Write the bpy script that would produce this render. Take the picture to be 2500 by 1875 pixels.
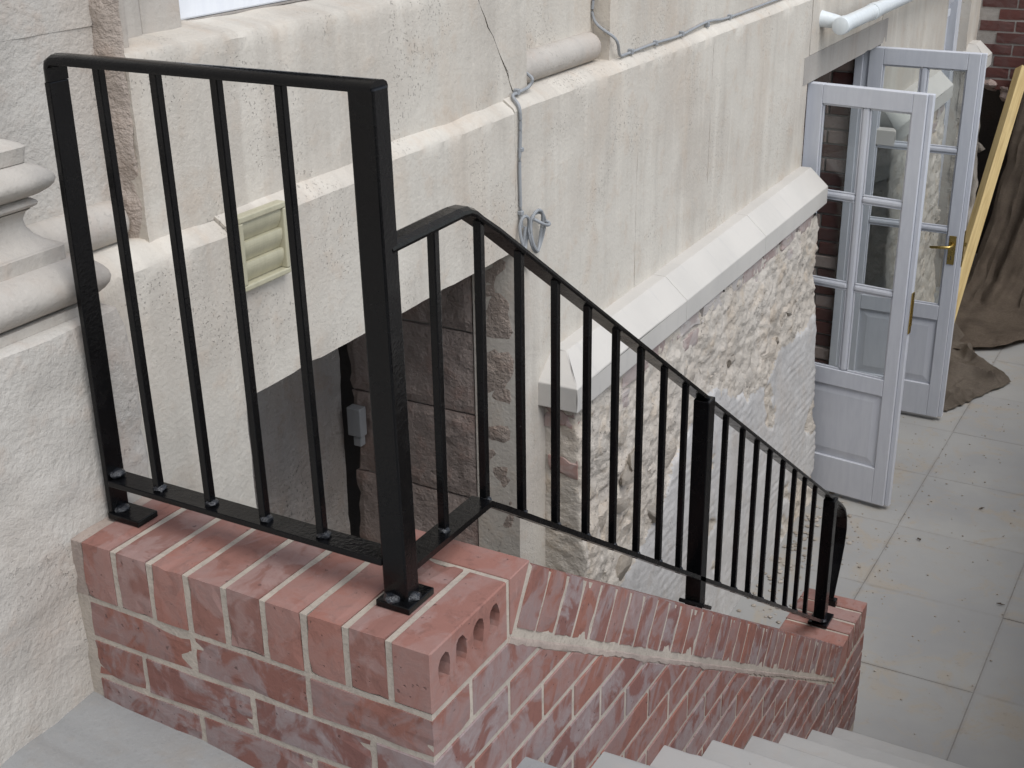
import bpy, bmesh, math, random
from mathutils import Vector, Matrix, noise
random.seed(7)
for o in list(bpy.data.objects): bpy.data.objects.remove(o, do_unlink=True)
SC = bpy.context.scene
COL = SC.collection

# ------------------------------------------------------------------ camera
cam = bpy.data.cameras.new('camera'); CAM = bpy.data.objects.new('camera', cam); COL.objects.link(CAM)
PITCH, YAW, ROLL = math.radians(23.008), math.radians(29.494), math.radians(0.80)
CAM.matrix_world = (Matrix.Translation((1.5261, -1.2820, 1.0565)) @ Matrix.Rotation(YAW, 4, 'Z')
                    @ Matrix.Rotation(math.pi/2 - PITCH, 4, 'X') @ Matrix.Rotation(-ROLL, 4, 'Z'))
cam.sensor_fit = 'HORIZONTAL'; cam.sensor_width = 36.0; cam.lens = 36.0 * 3246.9 / 2500.0
cam.clip_start = 0.02; cam.clip_end = 500
SC.camera = CAM
cy_ = SC.cycles; cy_.max_bounces = 5; cy_.diffuse_bounces = 3; cy_.glossy_bounces = 3; cy_.transparent_max_bounces = 10; cy_.transmission_bounces = 3
cy_.caustics_reflective = False; cy_.caustics_refractive = False

# ------------------------------------------------------------------ sky, sun, exposure (overcast)
W = bpy.data.worlds.new('World'); SC.world = W; W.use_nodes = True
nt = W.node_tree; nt.nodes.clear()
sky = nt.nodes.new('ShaderNodeTexSky'); sky.sky_type = 'NISHITA'; sky.sun_disc = False
SUN_EL, SUN_AZ = math.radians(58), math.radians(115)      # azimuth measured from +Y towards +X
sky.sun_elevation = SUN_EL; sky.sun_rotation = SUN_AZ
sky.air_density = 1.0; sky.dust_density = 1.0; sky.ozone_density = 1.0
hs = nt.nodes.new('ShaderNodeHueSaturation'); hs.inputs['Saturation'].default_value = 0.50
bg = nt.nodes.new('ShaderNodeBackground'); bg.inputs['Strength'].default_value = 0.13
wo = nt.nodes.new('ShaderNodeOutputWorld')
nt.links.new(sky.outputs[0], hs.inputs['Color']); nt.links.new(hs.outputs[0], bg.inputs[0]); nt.links.new(bg.outputs[0], wo.inputs[0])
sl = bpy.data.lights.new('sun', 'SUN'); sl.energy = 1.3; sl.angle = math.radians(40); sl.color = (1.0, 0.995, 0.985)
SUN = bpy.data.objects.new('sun', sl); COL.objects.link(SUN)
sd = Vector((math.sin(SUN_AZ)*math.cos(SUN_EL), math.cos(SUN_AZ)*math.cos(SUN_EL), math.sin(SUN_EL)))
SUN.rotation_euler = sd.to_track_quat('Z', 'Y').to_euler()
SC.view_settings.view_transform = 'Standard'; SC.view_settings.look = 'None'
SC.view_settings.gamma = 1; SC.view_settings.exposure = 0.65; SC.view_settings.use_curve_mapping = False

# ------------------------------------------------------------------ material helpers
class NT:
    def __init__(s, name):
        s.m = bpy.data.materials.new(name); s.m.use_nodes = True
        s.t = s.m.node_tree; s.b = s.t.nodes['Principled BSDF']; s._c = None
    def n(s, typ, **kw):
        nd = s.t.nodes.new(typ)
        for k, v in kw.items():
            if k in nd.inputs.keys() if isinstance(k, str) else False: nd.inputs[k].default_value = v
            else: setattr(nd, k, v)
        return nd
    def l(s, a, b): s.t.links.new(a, b)
    def coord(s, scale=(1, 1, 1), rnd=0.0):
        tc = s.n('ShaderNodeTexCoord'); mp = s.n('ShaderNodeMapping'); mp.inputs['Scale'].default_value = scale
        if rnd:
            oi = s.n('ShaderNodeObjectInfo'); ad = s.n('ShaderNodeVectorMath', operation='ADD')
            ml = s.n('ShaderNodeMath', operation='MULTIPLY'); s.l(oi.outputs['Random'], ml.inputs[0]); ml.inputs[1].default_value = rnd
            s.l(tc.outputs['Object'], ad.inputs[0]); s.l(ml.outputs[0], ad.inputs[1]); s.l(ad.outputs[0], mp.inputs[0])
        else: s.l(tc.outputs['Object'], mp.inputs[0])
        return mp.outputs[0]
    def noise(s, c, scale, detail=4, rough=.6, dist=0.0):
        nd = s.n('ShaderNodeTexNoise'); nd.inputs['Scale'].default_value = scale; nd.inputs['Detail'].default_value = detail
        nd.inputs['Roughness'].default_value = rough; nd.inputs['Distortion'].default_value = dist
        s.l(c, nd.inputs['Vector']); return nd.outputs['Fac']
    def ramp(s, f, a, b, c0=0.0, c1=1.0):
        r = s.n('ShaderNodeMapRange'); r.inputs['From Min'].default_value = a; r.inputs['From Max'].default_value = b
        r.inputs['To Min'].default_value = c0; r.inputs['To Max'].default_value = c1; r.interpolation_type = 'SMOOTHSTEP'
        s.l(f, r.inputs['Value']); return r.outputs[0]
    def mix(s, f, a, b):
        m = s.n('ShaderNodeMix', data_type='RGBA')
        for sock, v in ((m.inputs[0], f), (m.inputs[6], a), (m.inputs[7], b)):
            if isinstance(v, (int, float)): sock.default_value = v
            elif isinstance(v, tuple): sock.default_value = v + (1,)
            else: s.l(v, sock)
        return m.outputs[2]
    def math(s, op, a, b):
        m = s.n('ShaderNodeMath', operation=op)
        for sock, v in zip(m.inputs, (a, b)):
            if isinstance(v, (int, float)): sock.default_value = v
            else: s.l(v, sock)
        return m.outputs[0]
    def bump(s, h, dist, strength=1.0, prev=None):
        b = s.n('ShaderNodeBump'); b.inputs['Distance'].default_value = dist; b.inputs['Strength'].default_value = strength
        s.l(h, b.inputs['Height'])
        if prev is not None: s.l(prev, b.inputs['Normal'])
        return b.outputs[0]
    def done(s, col, rough=.85, nrm=None, spec=.3, metal=0.0, coat=0.0):
        if isinstance(col, tuple): s.b.inputs['Base Color'].default_value = col + (1,)
        else: s.l(col, s.b.inputs['Base Color'])
        if isinstance(rough, (int, float)): s.b.inputs['Roughness'].default_value = rough
        else: s.l(rough, s.b.inputs['Roughness'])
        s.b.inputs['Specular IOR Level'].default_value = spec; s.b.inputs['Metallic'].default_value = metal
        s.b.inputs['Coat Weight'].default_value = coat
        if nrm is not None: s.l(nrm, s.b.inputs['Normal'])
        return s.m

def mat_stone(name, c1, c2, warm, pit=.55, streak=.5, grain=.0015, pitd=.004, rough_amt=1.0, rnd=0.0, pscale=120):
    s = NT(name); c = s.coord((1, 1, 1), rnd); cs = s.coord((1, 13, 1.1))
    big = s.noise(c, 2.2, 2); mid = s.noise(c, 11, 3, .68); st = s.noise(cs, 1.0, 3, .6)
    fine = s.noise(c, 95, 2, .75)
    col = s.mix(s.ramp(big, .35, .68), c1, c2)
    col = s.mix(s.math('MULTIPLY', s.ramp(mid, .5, .72), .6), col, warm)
    col = s.mix(s.math('MULTIPLY', s.ramp(st, .52, .72), streak), col, tuple(min(1, v*1.15) for v in c1))
    col = s.mix(s.math('MULTIPLY', s.ramp(st, .48, .30), .30), col, tuple(v*.74 for v in c2))
    stn = s.noise(s.coord((1, 2.2, .7), rnd), 1.9, 3, .6); col = s.mix(s.math('MULTIPLY', s.ramp(stn, .50, .68), .24), col, tuple(v*w for v, w in zip(warm, (.92, .86, .80))))
    if rnd:
        oi = s.n('ShaderNodeObjectInfo'); col = s.mix(s.math('MULTIPLY', oi.outputs['Random'], .45), col, tuple(v*.80 for v in warm))
    patch = s.ramp(s.noise(c, 4.1, 3), .50, .62)
    pn = s.noise(s.coord((1, 1.15, .9), rnd), pscale, 1, .5)
    pits = s.math('MULTIPLY', s.ramp(pn, .655, .70), s.math('ADD', s.math('MULTIPLY', patch, pit), .03))
    col = s.mix(s.math('MULTIPLY', s.ramp(fine, .55, .75), .22), col, tuple(v*.72 for v in c2))
    col = s.mix(s.math('MULTIPLY', s.ramp(fine, .44, .28), .25), col, tuple(min(1, v*1.15) for v in c1))
    col = s.mix(s.math('MULTIPLY', pits, .85), col, tuple(v*.45 for v in c2))
    h = s.math('ADD', s.math('MULTIPLY', mid, .008*rough_amt), s.math('MULTIPLY', fine, .0032*rough_amt))
    h = s.math('SUBTRACT', h, s.math('MULTIPLY', pits, pitd))
    return s.done(col, .9, s.bump(h, 1.0, .8), .2)

M = {}
M['ashlar'] = mat_stone('limestone_ashlar', (.57, .53, .465), (.505, .46, .40), (.52, .44, .36), .6, .5, .0015, .0035, .55, 0.0, 150)
M['ashlar_rough'] = mat_stone('limestone_rough', (.50, .47, .425), (.44, .41, .37), (.45, .375, .315), .45, .3, .003, .003, .95)
M['ashlar_warm'] = mat_stone('limestone_brown', (.42, .365, .32), (.36, .315, .275), (.38, .30, .245), .4, .2, .003, .003, 2.0)
M['moulding'] = mat_stone('limestone_moulding', (.47, .435, .39), (.42, .385, .345), (.44, .375, .32), .35, .2, .001, .002, .6)
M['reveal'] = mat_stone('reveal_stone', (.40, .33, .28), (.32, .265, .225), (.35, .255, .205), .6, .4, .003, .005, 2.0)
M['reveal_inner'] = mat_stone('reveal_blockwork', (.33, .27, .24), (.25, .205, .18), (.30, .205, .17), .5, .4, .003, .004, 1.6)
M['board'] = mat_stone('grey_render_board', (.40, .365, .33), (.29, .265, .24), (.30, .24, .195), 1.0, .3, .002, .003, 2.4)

def m_coping():
    s = NT('cast_stone_coping'); c = s.coord(); n1 = s.noise(c, 3, 4); n2 = s.noise(c, 120, 3); n3 = s.noise(s.coord((1, 6, 1)), 6, 4)
    col = s.mix(s.ramp(n1, .3, .7), (.545, .515, .47), (.495, .47, .43)); col = s.mix(s.math('MULTIPLY', s.ramp(n3, .55, .75), .4), col, (.43, .415, .395))
    return s.done(col, .8, s.bump(n2, .001, .4), .25)
M['coping'] = m_coping()

def m_brick(name, a, b, dust, dustamt=.8, rnd=37.0):
    s = NT(name); c = s.coord((1, 1, 1), rnd)
    oi = s.n('ShaderNodeObjectInfo'); n1 = s.noise(c, 11, 4, .6, .9); n2 = s.noise(c, 30, 4, .7, .5)
    n4 = s.noise(s.coord((5, 5, 1.2), rnd), 4, 4, .65, 1.5)
    col = s.mix(oi.outputs['Random'], a, b)
    col = s.mix(s.math('MULTIPLY', s.ramp(n2, .5, .68), .45), col, tuple(v*.66 for v in b))
    dm = s.math('MULTIPLY', s.ramp(n1, .42, .54), s.ramp(oi.outputs['Random'], 0, 1, dustamt*.45, dustamt))
    dm = s.math('MULTIPLY', dm, s.ramp(n2, .34, .60, .6, 1.0))
    col = s.mix(dm, col, dust)
    white = s.math('MULTIPLY', s.ramp(n4, .56, .70), s.ramp(n2, .40, .66)); col = s.mix(s.math('MULTIPLY', white, .30*dustamt), col, tuple(min(1, v*1.55) for v in dust))
    blk = s.ramp(s.noise(c, 85, 2, .5), .70, .75); col = s.mix(s.math('MULTIPLY', blk, .6), col, (.09, .055, .05))
    h = s.math('ADD', s.math('MULTIPLY', n2, .0022), s.math('MULTIPLY', blk, -.0015))
    return s.done(col, .85, s.bump(h, 1.0, .8), .2)
M['brick'] = m_brick('red_brick', (.255, .113, .085), (.19, .093, .08), (.27, .215, .208), 1.0)
M['brick_top'] = m_brick('red_brick_cap', (.30, .142, .112), (.225, .115, .095), (.315, .215, .195), .75)
M['brick_old'] = m_brick('old_red_brick', (.125, .05, .042), (.095, .045, .04), (.15, .105, .10), .4)
M['brick_pale'] = m_brick('lime_stained_brick', (.36, .27, .245), (.42, .365, .335), (.50, .465, .43), .95)
M['brick_faded'] = m_brick('faded_corner_brick', (.33, .19, .16), (.36, .25, .22), (.46, .40, .365), .7)
M['brick_dark'] = m_brick('interior_brick', (.36, .285, .25), (.30, .20, .17), (.42, .37, .34), .6)

def m_mortar(name, c1, c2):
    s = NT(name); c = s.coord(); n1 = s.noise(c, 18, 4, .65); n2 = s.noise(c, 150, 3, .7); n3 = s.noise(c, 3, 2)
    col = s.mix(s.ramp(n1, .35, .7), c1, c2); col = s.mix(s.math('MULTIPLY', s.ramp(n3, .45, .7), .5), col, tuple(v*.85 for v in c2))
    col = s.mix(s.math('MULTIPLY', s.ramp(n2, .5, .7), .4), col, tuple(v*.6 for v in c2))
    h = s.math('ADD', s.math('MULTIPLY', n1, .003), s.math('MULTIPLY', n2, .0018))
    return s.done(col, .92, s.bump(h, 1.0, .8), .15)
M['mortar'] = m_mortar('sand_mortar', (.46, .40, .335), (.38, .33, .28))
M['mortar_smear'] = m_mortar('brick_dusted_mortar', (.385, .315, .27), (.32, .26, .225))
M['mortar_grey'] = m_mortar('grey_mortar', (.36, .33, .30), (.29, .265, .24))
M['rubble_mortar'] = mat_stone('rubble_mortar', (.56, .51, .445), (.48, .435, .375), (.52, .425, .32), .9, .1, .004, .006, 1.5, 0.0, 90)
M['lime_plaster'] = mat_stone('lime_plaster', (.54, .525, .505), (.49, .475, .455), (.50, .455, .41), .5, .3, .001, .002, .7)
M['rubble_stone'] = mat_stone('rubble_stone', (.54, .495, .435), (.47, .43, .375), (.50, .41, .315), .8, .1, .003, .004, 1.6, 23.0)
M['lintel'] = mat_stone('concrete_lintel', (.37, .345, .31), (.33, .305, .28), (.35, .31, .275), .05, .3, .001, .001, .4)
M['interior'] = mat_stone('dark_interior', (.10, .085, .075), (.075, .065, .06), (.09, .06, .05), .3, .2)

def m_tread():
    s = NT('pale_stone_tread'); c = s.coord(); n1 = s.noise(c, 3, 5); n2 = s.noise(c, 14, 5, .65, .8); n3 = s.noise(c, 150, 3)
    col = s.mix(s.ramp(n1, .35, .68), (.385, .375, .355), (.335, .33, .315)); col = s.mix(s.math('MULTIPLY', s.ramp(n2, .52, .72), .5), col, (.37, .34, .305))
    sp = s.ramp(s.noise(c, 60, 2), .74, .79); col = s.mix(s.math('MULTIPLY', sp, .6), col, (.2, .18, .16))
    return s.done(col, .75, s.bump(n3, .0008, .5), .3)
M['tread'] = m_tread()
M['landing'] = mat_stone('landing_screed', (.275, .275, .268), (.235, .237, .235), (.265, .245, .22), .1, .1, .001, .001, .4)

def m_floor():
    s = NT('paving'); tc = s.n('ShaderNodeNewGeometry'); c = tc.outputs['Position']
    n1 = s.noise(c, 1.6, 4, .6); n2 = s.noise(c, 5, 5, .7, .8); n3 = s.noise(c, 34, 3, .7)
    oi = s.n('ShaderNodeObjectInfo'); ob = s.n('ShaderNodeTexCoord'); sx = s.n('ShaderNodeSeparateXYZ'); s.l(ob.outputs['Object'], sx.inputs[0])
    ax = s.math('ABSOLUTE', sx.outputs[0], 0.0); ay = s.math('ABSOLUTE', sx.outputs[1], 0.0); ed = s.math('MAXIMUM', ax, ay)
    col = s.mix(s.ramp(n1, .35, .68), (.345, .335, .31), (.285, .28, .27))
    col = s.mix(s.math('MULTIPLY', oi.outputs['Random'], .6), col, (.275, .272, .265))
    col = s.mix(s.math('MULTIPLY', s.ramp(n2, .48, .68), .65), col, (.34, .29, .225))
    col = s.mix(s.math('MULTIPLY', s.ramp(n3, .56, .72), s.math('MULTIPLY', s.ramp(n2, .45, .65), .4)), col, (.20, .165, .13))
    edn = s.math('ADD', ed, s.math('MULTIPLY', n3, .016)); col = s.mix(s.math('MULTIPLY', s.ramp(edn, .274, .292), s.ramp(n2, .35, .65, .08, .35)), col, (.19, .165, .14))
    return s.done(col, .75, s.bump(n3, .0015, .4), .25)
M['floor'] = m_floor()

def m_iron():
    s = NT('black_gloss_paint'); c = s.coord(); n1 = s.noise(c, 150, 3, .6); n2 = s.noise(c, 20, 3)
    d = s.ramp(s.noise(c, 210, 2), .76, .80)
    col = s.mix(s.math('MULTIPLY', d, .25), (.003, .003, .0035), (.25, .25, .25))
    return s.done(col, s.ramp(n2, .3, .7, .14, .30), s.bump(n1, .0011, .45), .28)
M['iron'] = m_iron()
def m_weld():
    s = NT('painted_weld'); c = s.coord(); n1 = s.noise(c, 260, 3, .6)
    return s.done((.010, .011, .014), .12, s.bump(n1, .003, .8), .6)
M['weld'] = m_weld()
def m_paint(name, a, b, rough=.5):
    s = NT(name); c = s.coord(); n1 = s.noise(s.coord((6, 6, .8)), 9, 4); n2 = s.noise(s.coord((50, 50, 3)), 9, 3); n3 = s.noise(c, 3, 4)
    col = s.mix(s.ramp(n1, .35, .7), a, b); col = s.mix(s.math('MULTIPLY', s.ramp(n3, .5, .7), .35), col, tuple(v*.9 for v in b))
    return s.done(col, rough, s.bump(n2, .0006, .5), .35)
M['door'] = m_paint('primed_joinery', (.57, .58, .61), (.53, .54, .575))
M['upvc'] = m_paint('white_window_paint', (.78, .80, .83), (.74, .76, .80), .35)
M['pipe'] = m_paint('white_pipe', (.68, .71, .71), (.62, .655, .66), .3)
M['vent'] = m_paint('cream_plastic', (.46, .43, .31), (.41, .385, .275), .4)
M['box'] = m_paint('grey_plastic_box', (.30, .30, .30), (.27, .27, .27), .5)
M['cable'] = m_paint('grey_cable', (.30, .31, .32), (.27, .28, .29), .5)
def m_brass():
    s = NT('brass'); c = s.coord(); n1 = s.noise(c, 40, 3)
    return s.done(s.mix(n1, (.62, .46, .16), (.5, .36, .12)), s.ramp(n1, .3, .7, .22, .4), None, .5, 1.0)
M['brass'] = m_brass()
def m_glass():
    m = bpy.data.materials.new('window_glass'); m.use_nodes = True; t = m.node_tree; t.nodes.clear()
    o = t.nodes.new('ShaderNodeOutputMaterial'); tr = t.nodes.new('ShaderNodeBsdfTransparent'); tr.inputs[0].default_value = (.90, .92, .92, 1)
    gl = t.nodes.new('ShaderNodeBsdfGlossy'); gl.inputs['Roughness'].default_value = .02
    fr = t.nodes.new('ShaderNodeFresnel'); fr.inputs[0].default_value = 1.45; mx = t.nodes.new('ShaderNodeMixShader')
    t.links.new(fr.outputs[0], mx.inputs[0]); t.links.new(tr.outputs[0], mx.inputs[1]); t.links.new(gl.outputs[0], mx.inputs[2]); t.links.new(mx.outputs[0], o.inputs[0])
    return m
M['glass'] = m_glass()
def m_wood():
    s = NT('softwood'); c = s.coord((18, 18, .9)); n1 = s.noise(c, 3, 5, .6, .8); n2 = s.noise(s.coord(), 5, 3)
    col = s.mix(s.ramp(n1, .35, .7), (.55, .42, .20), (.42, .30, .13)); col = s.mix(s.math('MULTIPLY', s.ramp(n2, .55, .75), .4), col, (.36, .27, .15))
    return s.done(col, .7, s.bump(n1, .001, .4), .3)
M['wood'] = m_wood()
def m_burlap(name, a, b):
    s = NT(name); c = s.coord(); n1 = s.noise(c, 5, 5, .65); n2 = s.noise(s.coord((1, 1, 8)), 60, 3); n3 = s.noise(s.coord((8, 8, 1)), 60, 3)
    col = s.mix(s.ramp(n1, .35, .68), a, b); w = s.math('ADD', n2, n3); col = s.mix(s.ramp(w, .9, 1.15, 0, .35), col, tuple(v*.6 for v in b))
    return s.done(col, .95, s.bump(w, .003, .6), .1)
M['burlap'] = m_burlap('burlap', (.24, .19, .145), (.165, .13, .10))
M['burlap_dry'] = m_burlap('burlap_dry', (.27, .225, .18), (.20, .165, .13))
M['debris'] = m_mortar('plaster_crumb', (.42, .38, .33), (.25, .21, .17))
def m_plain(name, c, r=.8):
    s = NT(name); return s.done(s.mix(s.noise(s.coord(), 30, 3), c, tuple(v*.8 for v in c)), r)
M['twig'] = m_plain('dry_twig', (.10, .075, .055))

# ------------------------------------------------------------------ object helpers
def link(o, parent=None, L=(0, 0, 0)):
    COL.objects.link(o)
    if parent is not None:
        o.parent = parent
    return o
def base_of(parent):
    v = Vector((0, 0, 0))
    while parent is not None:
        v += parent.location; parent = parent.parent
    return v
def tag(o, label=None, cat=None, group=None, kind=None):
    if label: o['label'] = label
    if cat: o['category'] = cat
    if group: o['group'] = group
    if kind: o['kind'] = kind
    return o
def thing(name, label, cat, loc=(0, 0, 0), group=None):
    o = bpy.data.objects.new(name, None); o.empty_display_size = .1; o.location = loc; COL.objects.link(o)
    return tag(o, label, cat, group)
def obj(name, me, mat, parent=None, smooth=False, loc=None):
    """me in world coordinates unless loc is given (then me is local to loc, world)"""
    if isinstance(me, bmesh.types.BMesh):
        b = me; me = bpy.data.meshes.new(name); bmesh.ops.recalc_face_normals(b, faces=b.faces); b.to_mesh(me); b.free()
    for m in (mat if isinstance(mat, (list, tuple)) else [mat]):
        if m and len(me.materials) < (len(mat) if isinstance(mat, (list, tuple)) else 1): me.materials.append(m)
    if smooth:
        for p in me.polygons: p.use_smooth = True
    if smooth: me.set_sharp_from_angle(angle=math.radians(38))
    o = bpy.data.objects.new(name, me); COL.objects.link(o)
    w = Vector(loc) if loc is not None else Vector((0, 0, 0))
    if parent is not None:
        o.parent = parent; o.location = w - base_of(parent)
    else: o.location = w
    return o
def bm_box(bm, x0, x1, y0, y1, z0, z1, bev=0.0, seg=1):
    g = bmesh.ops.create_cube(bm, size=1)
    vs = g['verts']
    for v in vs: v.co = Vector(((x0+x1)/2 + v.co.x*(x1-x0), (y0+y1)/2 + v.co.y*(y1-y0), (z0+z1)/2 + v.co.z*(z1-z0)))
    if bev > 0:
        es = list({e for v in vs for e in v.link_edges})
        bmesh.ops.bevel(bm, geom=es, offset=bev, segments=seg, profile=.5, affect='EDGES')
def box(name, x0, x1, y0, y1, z0, z1, mat, parent=None, bev=.002, seg=1, loc=None):
    bm = bmesh.new(); bm_box(bm, x0, x1, y0, y1, z0, z1, bev, seg); return obj(name, bm, mat, parent, loc=loc)
def prism(name, poly, axis, a, b, mat, parent=None, bev=0.0, smooth=False):
    """poly: 2-D points; axis 'x': poly=(y,z), 'y': poly=(x,z), 'z': poly=(x,y)"""
    bm = bmesh.new()
    def P(p, t): return {'x': (t, p[0], p[1]), 'y': (p[0], t, p[1]), 'z': (p[0], p[1], t)}[axis]
    A = [bm.verts.new(P(p, a)) for p in poly]; B = [bm.verts.new(P(p, b)) for p in poly]
    n = len(poly); bm.faces.new(A); bm.faces.new(B[::-1])
    for i in range(n): bm.faces.new((A[i], B[i], B[(i+1) % n], A[(i+1) % n]))
    if bev: bmesh.ops.bevel(bm, geom=list(bm.edges), offset=bev, segments=1, profile=.5, affect='EDGES')
    return obj(name, bm, mat, parent, smooth)
def tube(name, pts, r, mat, parent=None, n=8, smooth=True, ref=Vector((0, 0, 1))):
    pts = [Vector(p) for p in pts]; bm = bmesh.new(); rings = []
    for i, p in enumerate(pts):
        t = (pts[min(i+1, len(pts)-1)] - pts[max(i-1, 0)]).normalized()
        u = t.cross(ref);  u = t.cross(Vector((1, 0, 0))) if u.length < .05 else u
        u.normalize(); v = t.cross(u)
        rr = r[i] if isinstance(r, (list, tuple)) else r
        rings.append([bm.verts.new(p + (u*math.cos(2*math.pi*k/n) + v*math.sin(2*math.pi*k/n))*rr) for k in range(n)])
    for a, b in zip(rings, rings[1:]):
        for k in range(n): bm.faces.new((a[k], a[(k+1) % n], b[(k+1) % n], b[k]))
    bm.faces.new(rings[0][::-1]); bm.faces.new(rings[-1])
    return obj(name, bm, mat, parent, smooth)
def sweep_bar(name, pts, prof, mat, parent=None, side=Vector((1, 0, 0)), smooth=False):
    """sweep a 2-D profile (s along side, t along normal) along pts lying in a plane perpendicular to side"""
    pts = [Vector(p) for p in pts]; bm = bmesh.new(); rings = []
    for i, p in enumerate(pts):
        d0 = (p - pts[i-1]).normalized() if i else (pts[1]-p).normalized()
        d1 = (pts[i+1]-p).normalized() if i < len(pts)-1 else d0
        t = (d0+d1).normalized(); nn = side.cross(t).normalized(); k = 1/max(.4, t.dot(d1))
        rings.append([bm.verts.new(p + side*a + nn*b*k) for a, b in prof])
    n = len(prof)
    for a, b in zip(rings, rings[1:]):
        for k in range(n): bm.faces.new((a[k], a[(k+1) % n], b[(k+1) % n], b[k]))
    bm.faces.new(rings[0][::-1]); bm.faces.new(rings[-1])
    return obj(name, bm, mat, parent, smooth)
def fb(x, y, z, o=4): return noise.fractal(Vector((x, y, z)), 1.0, 2.0, o)
def sm(a, b, x):
    t = max(0, min(1, (x-a)/(b-a))); return t*t*(3-2*t)

def block(name, prof, y0, y1, xback, mat, parent, step=.03, disp=.004, ragged=0.0, seed=0.0, warp=None, bottom_open=False):
    """stone block: front profile (x,z) bottom->top, extruded in y with a noisy face"""
    pr = []
    for (xa, za), (xb, zb) in zip(prof, prof[1:]):
        L = math.hypot(xb-xa, zb-za); k = max(1, int(L/step))
        for i in range(k): pr.append((xa+(xb-xa)*i/k, za+(zb-za)*i/k))
    pr.append(prof[-1]); ny = max(2, int((y1-y0)/step)); verts = []; faces = []
    m = len(pr)
    for j in range(ny+1):
        t = j/ny
        for i, (x, z) in enumerate(pr):
            y = y0 + (y1-y0)*t
            if warp: y = warp(t, z)
            d = fb(y*2.3+seed, z*2.3, seed)*disp + fb(y*11, z*11, seed+3, 3)*disp*.5
            e = min(abs(y-y0), abs(y1-y)) if not warp else 1
            d -= .0006*(1-sm(0, .008, e))
            zz = z
            if i == 0 and ragged:
                q = fb(y*9+seed, 1.3, 7, 3); zz += ragged*(max(0, q-.25)*2.2) + abs(fb(y*30, seed, 2, 2))*ragged*.25; d -= max(0, q-.2)*ragged*.8
            verts.append((x+d, y, zz + (d if i and i < m-1 and abs(pr[i+1][0]-pr[i-1][0]) > .004 else 0)))
        verts.append((xback, y0+(y1-y0)*t if not warp else warp(t, prof[-1][1]), prof[-1][1])); verts.append((xback, y0+(y1-y0)*t if not warp else warp(t, prof[0][1]), prof[0][1]))
    R = m+2
    for j in range(ny):
        for i in range(R):
            a = j*R+i; b = j*R+(i+1) % R; faces.append((a, b, b+R, a+R))
    faces.append(tuple(range(R))); faces.append(tuple(range(ny*R+R-1, ny*R-1, -1)))
    me = bpy.data.meshes.new(name); me.from_pydata(verts, [], faces); me.validate()
    bm = bmesh.new(); bm.from_mesh(me); 
    o = obj(name, bm, mat, parent)
    for p in o.data.polygons: p.use_smooth = len(p.vertices) == 4
    o.data.set_sharp_from_angle(angle=math.radians(30))
    return o
def rock(seed, sx, sy, sz):
    rnd = random.Random(seed); bm = bmesh.new(); bmesh.ops.create_icosphere(bm, subdivisions=2, radius=1)
    cuts = [(Vector((rnd.uniform(-1, 1), rnd.uniform(-1, 1), rnd.uniform(-1, 1))).normalized(), rnd.uniform(.45, .8)) for _ in range(9)]
    for v in bm.verts:
        p = v.co.copy()
        for nrm, dd in cuts:
            k = p.dot(nrm)
            if k > dd: p -= nrm*(k-dd)
        p *= 1 + .10*fb(p.x*2+seed, p.y*2, p.z*2, 3)
        v.co = Vector((p.x*sx, p.y*sy, p.z*sz))*1.25
    bmesh.ops.recalc_face_normals(bm, faces=bm.faces)
    me = bpy.data.meshes.new('stone'); bm.to_mesh(me); bm.free(); return me

WX = -.18      # main face of the plinth band
UX = -.215     # face of the wall above the ledge
RX = -.272     # recessed panels
FL = -1.94     # basement floor
TH = math.atan2(.0439, .06536); CT, ST = math.cos(TH), math.sin(TH)

# ------------------------------------------------------------------ the ground
box('ground', -12, 40, 1.9, 60, FL-.30, FL-.004, M['mortar_grey'], None, 0)
tag(bpy.data.objects['ground'], kind='structure')
floor = bpy.data.objects.new('basement_floor', None); COL.objects.link(floor); floor.location = (1, 4, FL); tag(floor, kind='structure')
slab_me = []
for k in range(4):
    bm = bmesh.new(); bm_box(bm, -.2827, .2827, -.2827, .2827, -.03, 0, .0012, 1)
    for v in bm.verts:
        v.co.x += random.uniform(-.001, .001); v.co.y += random.uniform(-.001, .001)
    me = bpy.data.meshes.new('paving_slab'); bm.to_mesh(me); bm.free(); me.materials.append(M['floor']); slab_me.append(me)
for i in range(-3, 7):
    for j in range(-1, 10):
        cx = .993 + .567*(i-.5); cy = 3.097 + .567*(j-.5)
        if cx < -1.3: continue
        o = bpy.data.objects.new('paving_slab', slab_me[(i*3+j*5) % 4]); COL.objects.link(o); o.parent = floor
        o.location = Vector((cx, cy, FL + random.uniform(-.0015, .0015))) - floor.location
        o.rotation_euler = (random.uniform(-.001, .001), random.uniform(-.001, .001), 0)

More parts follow.
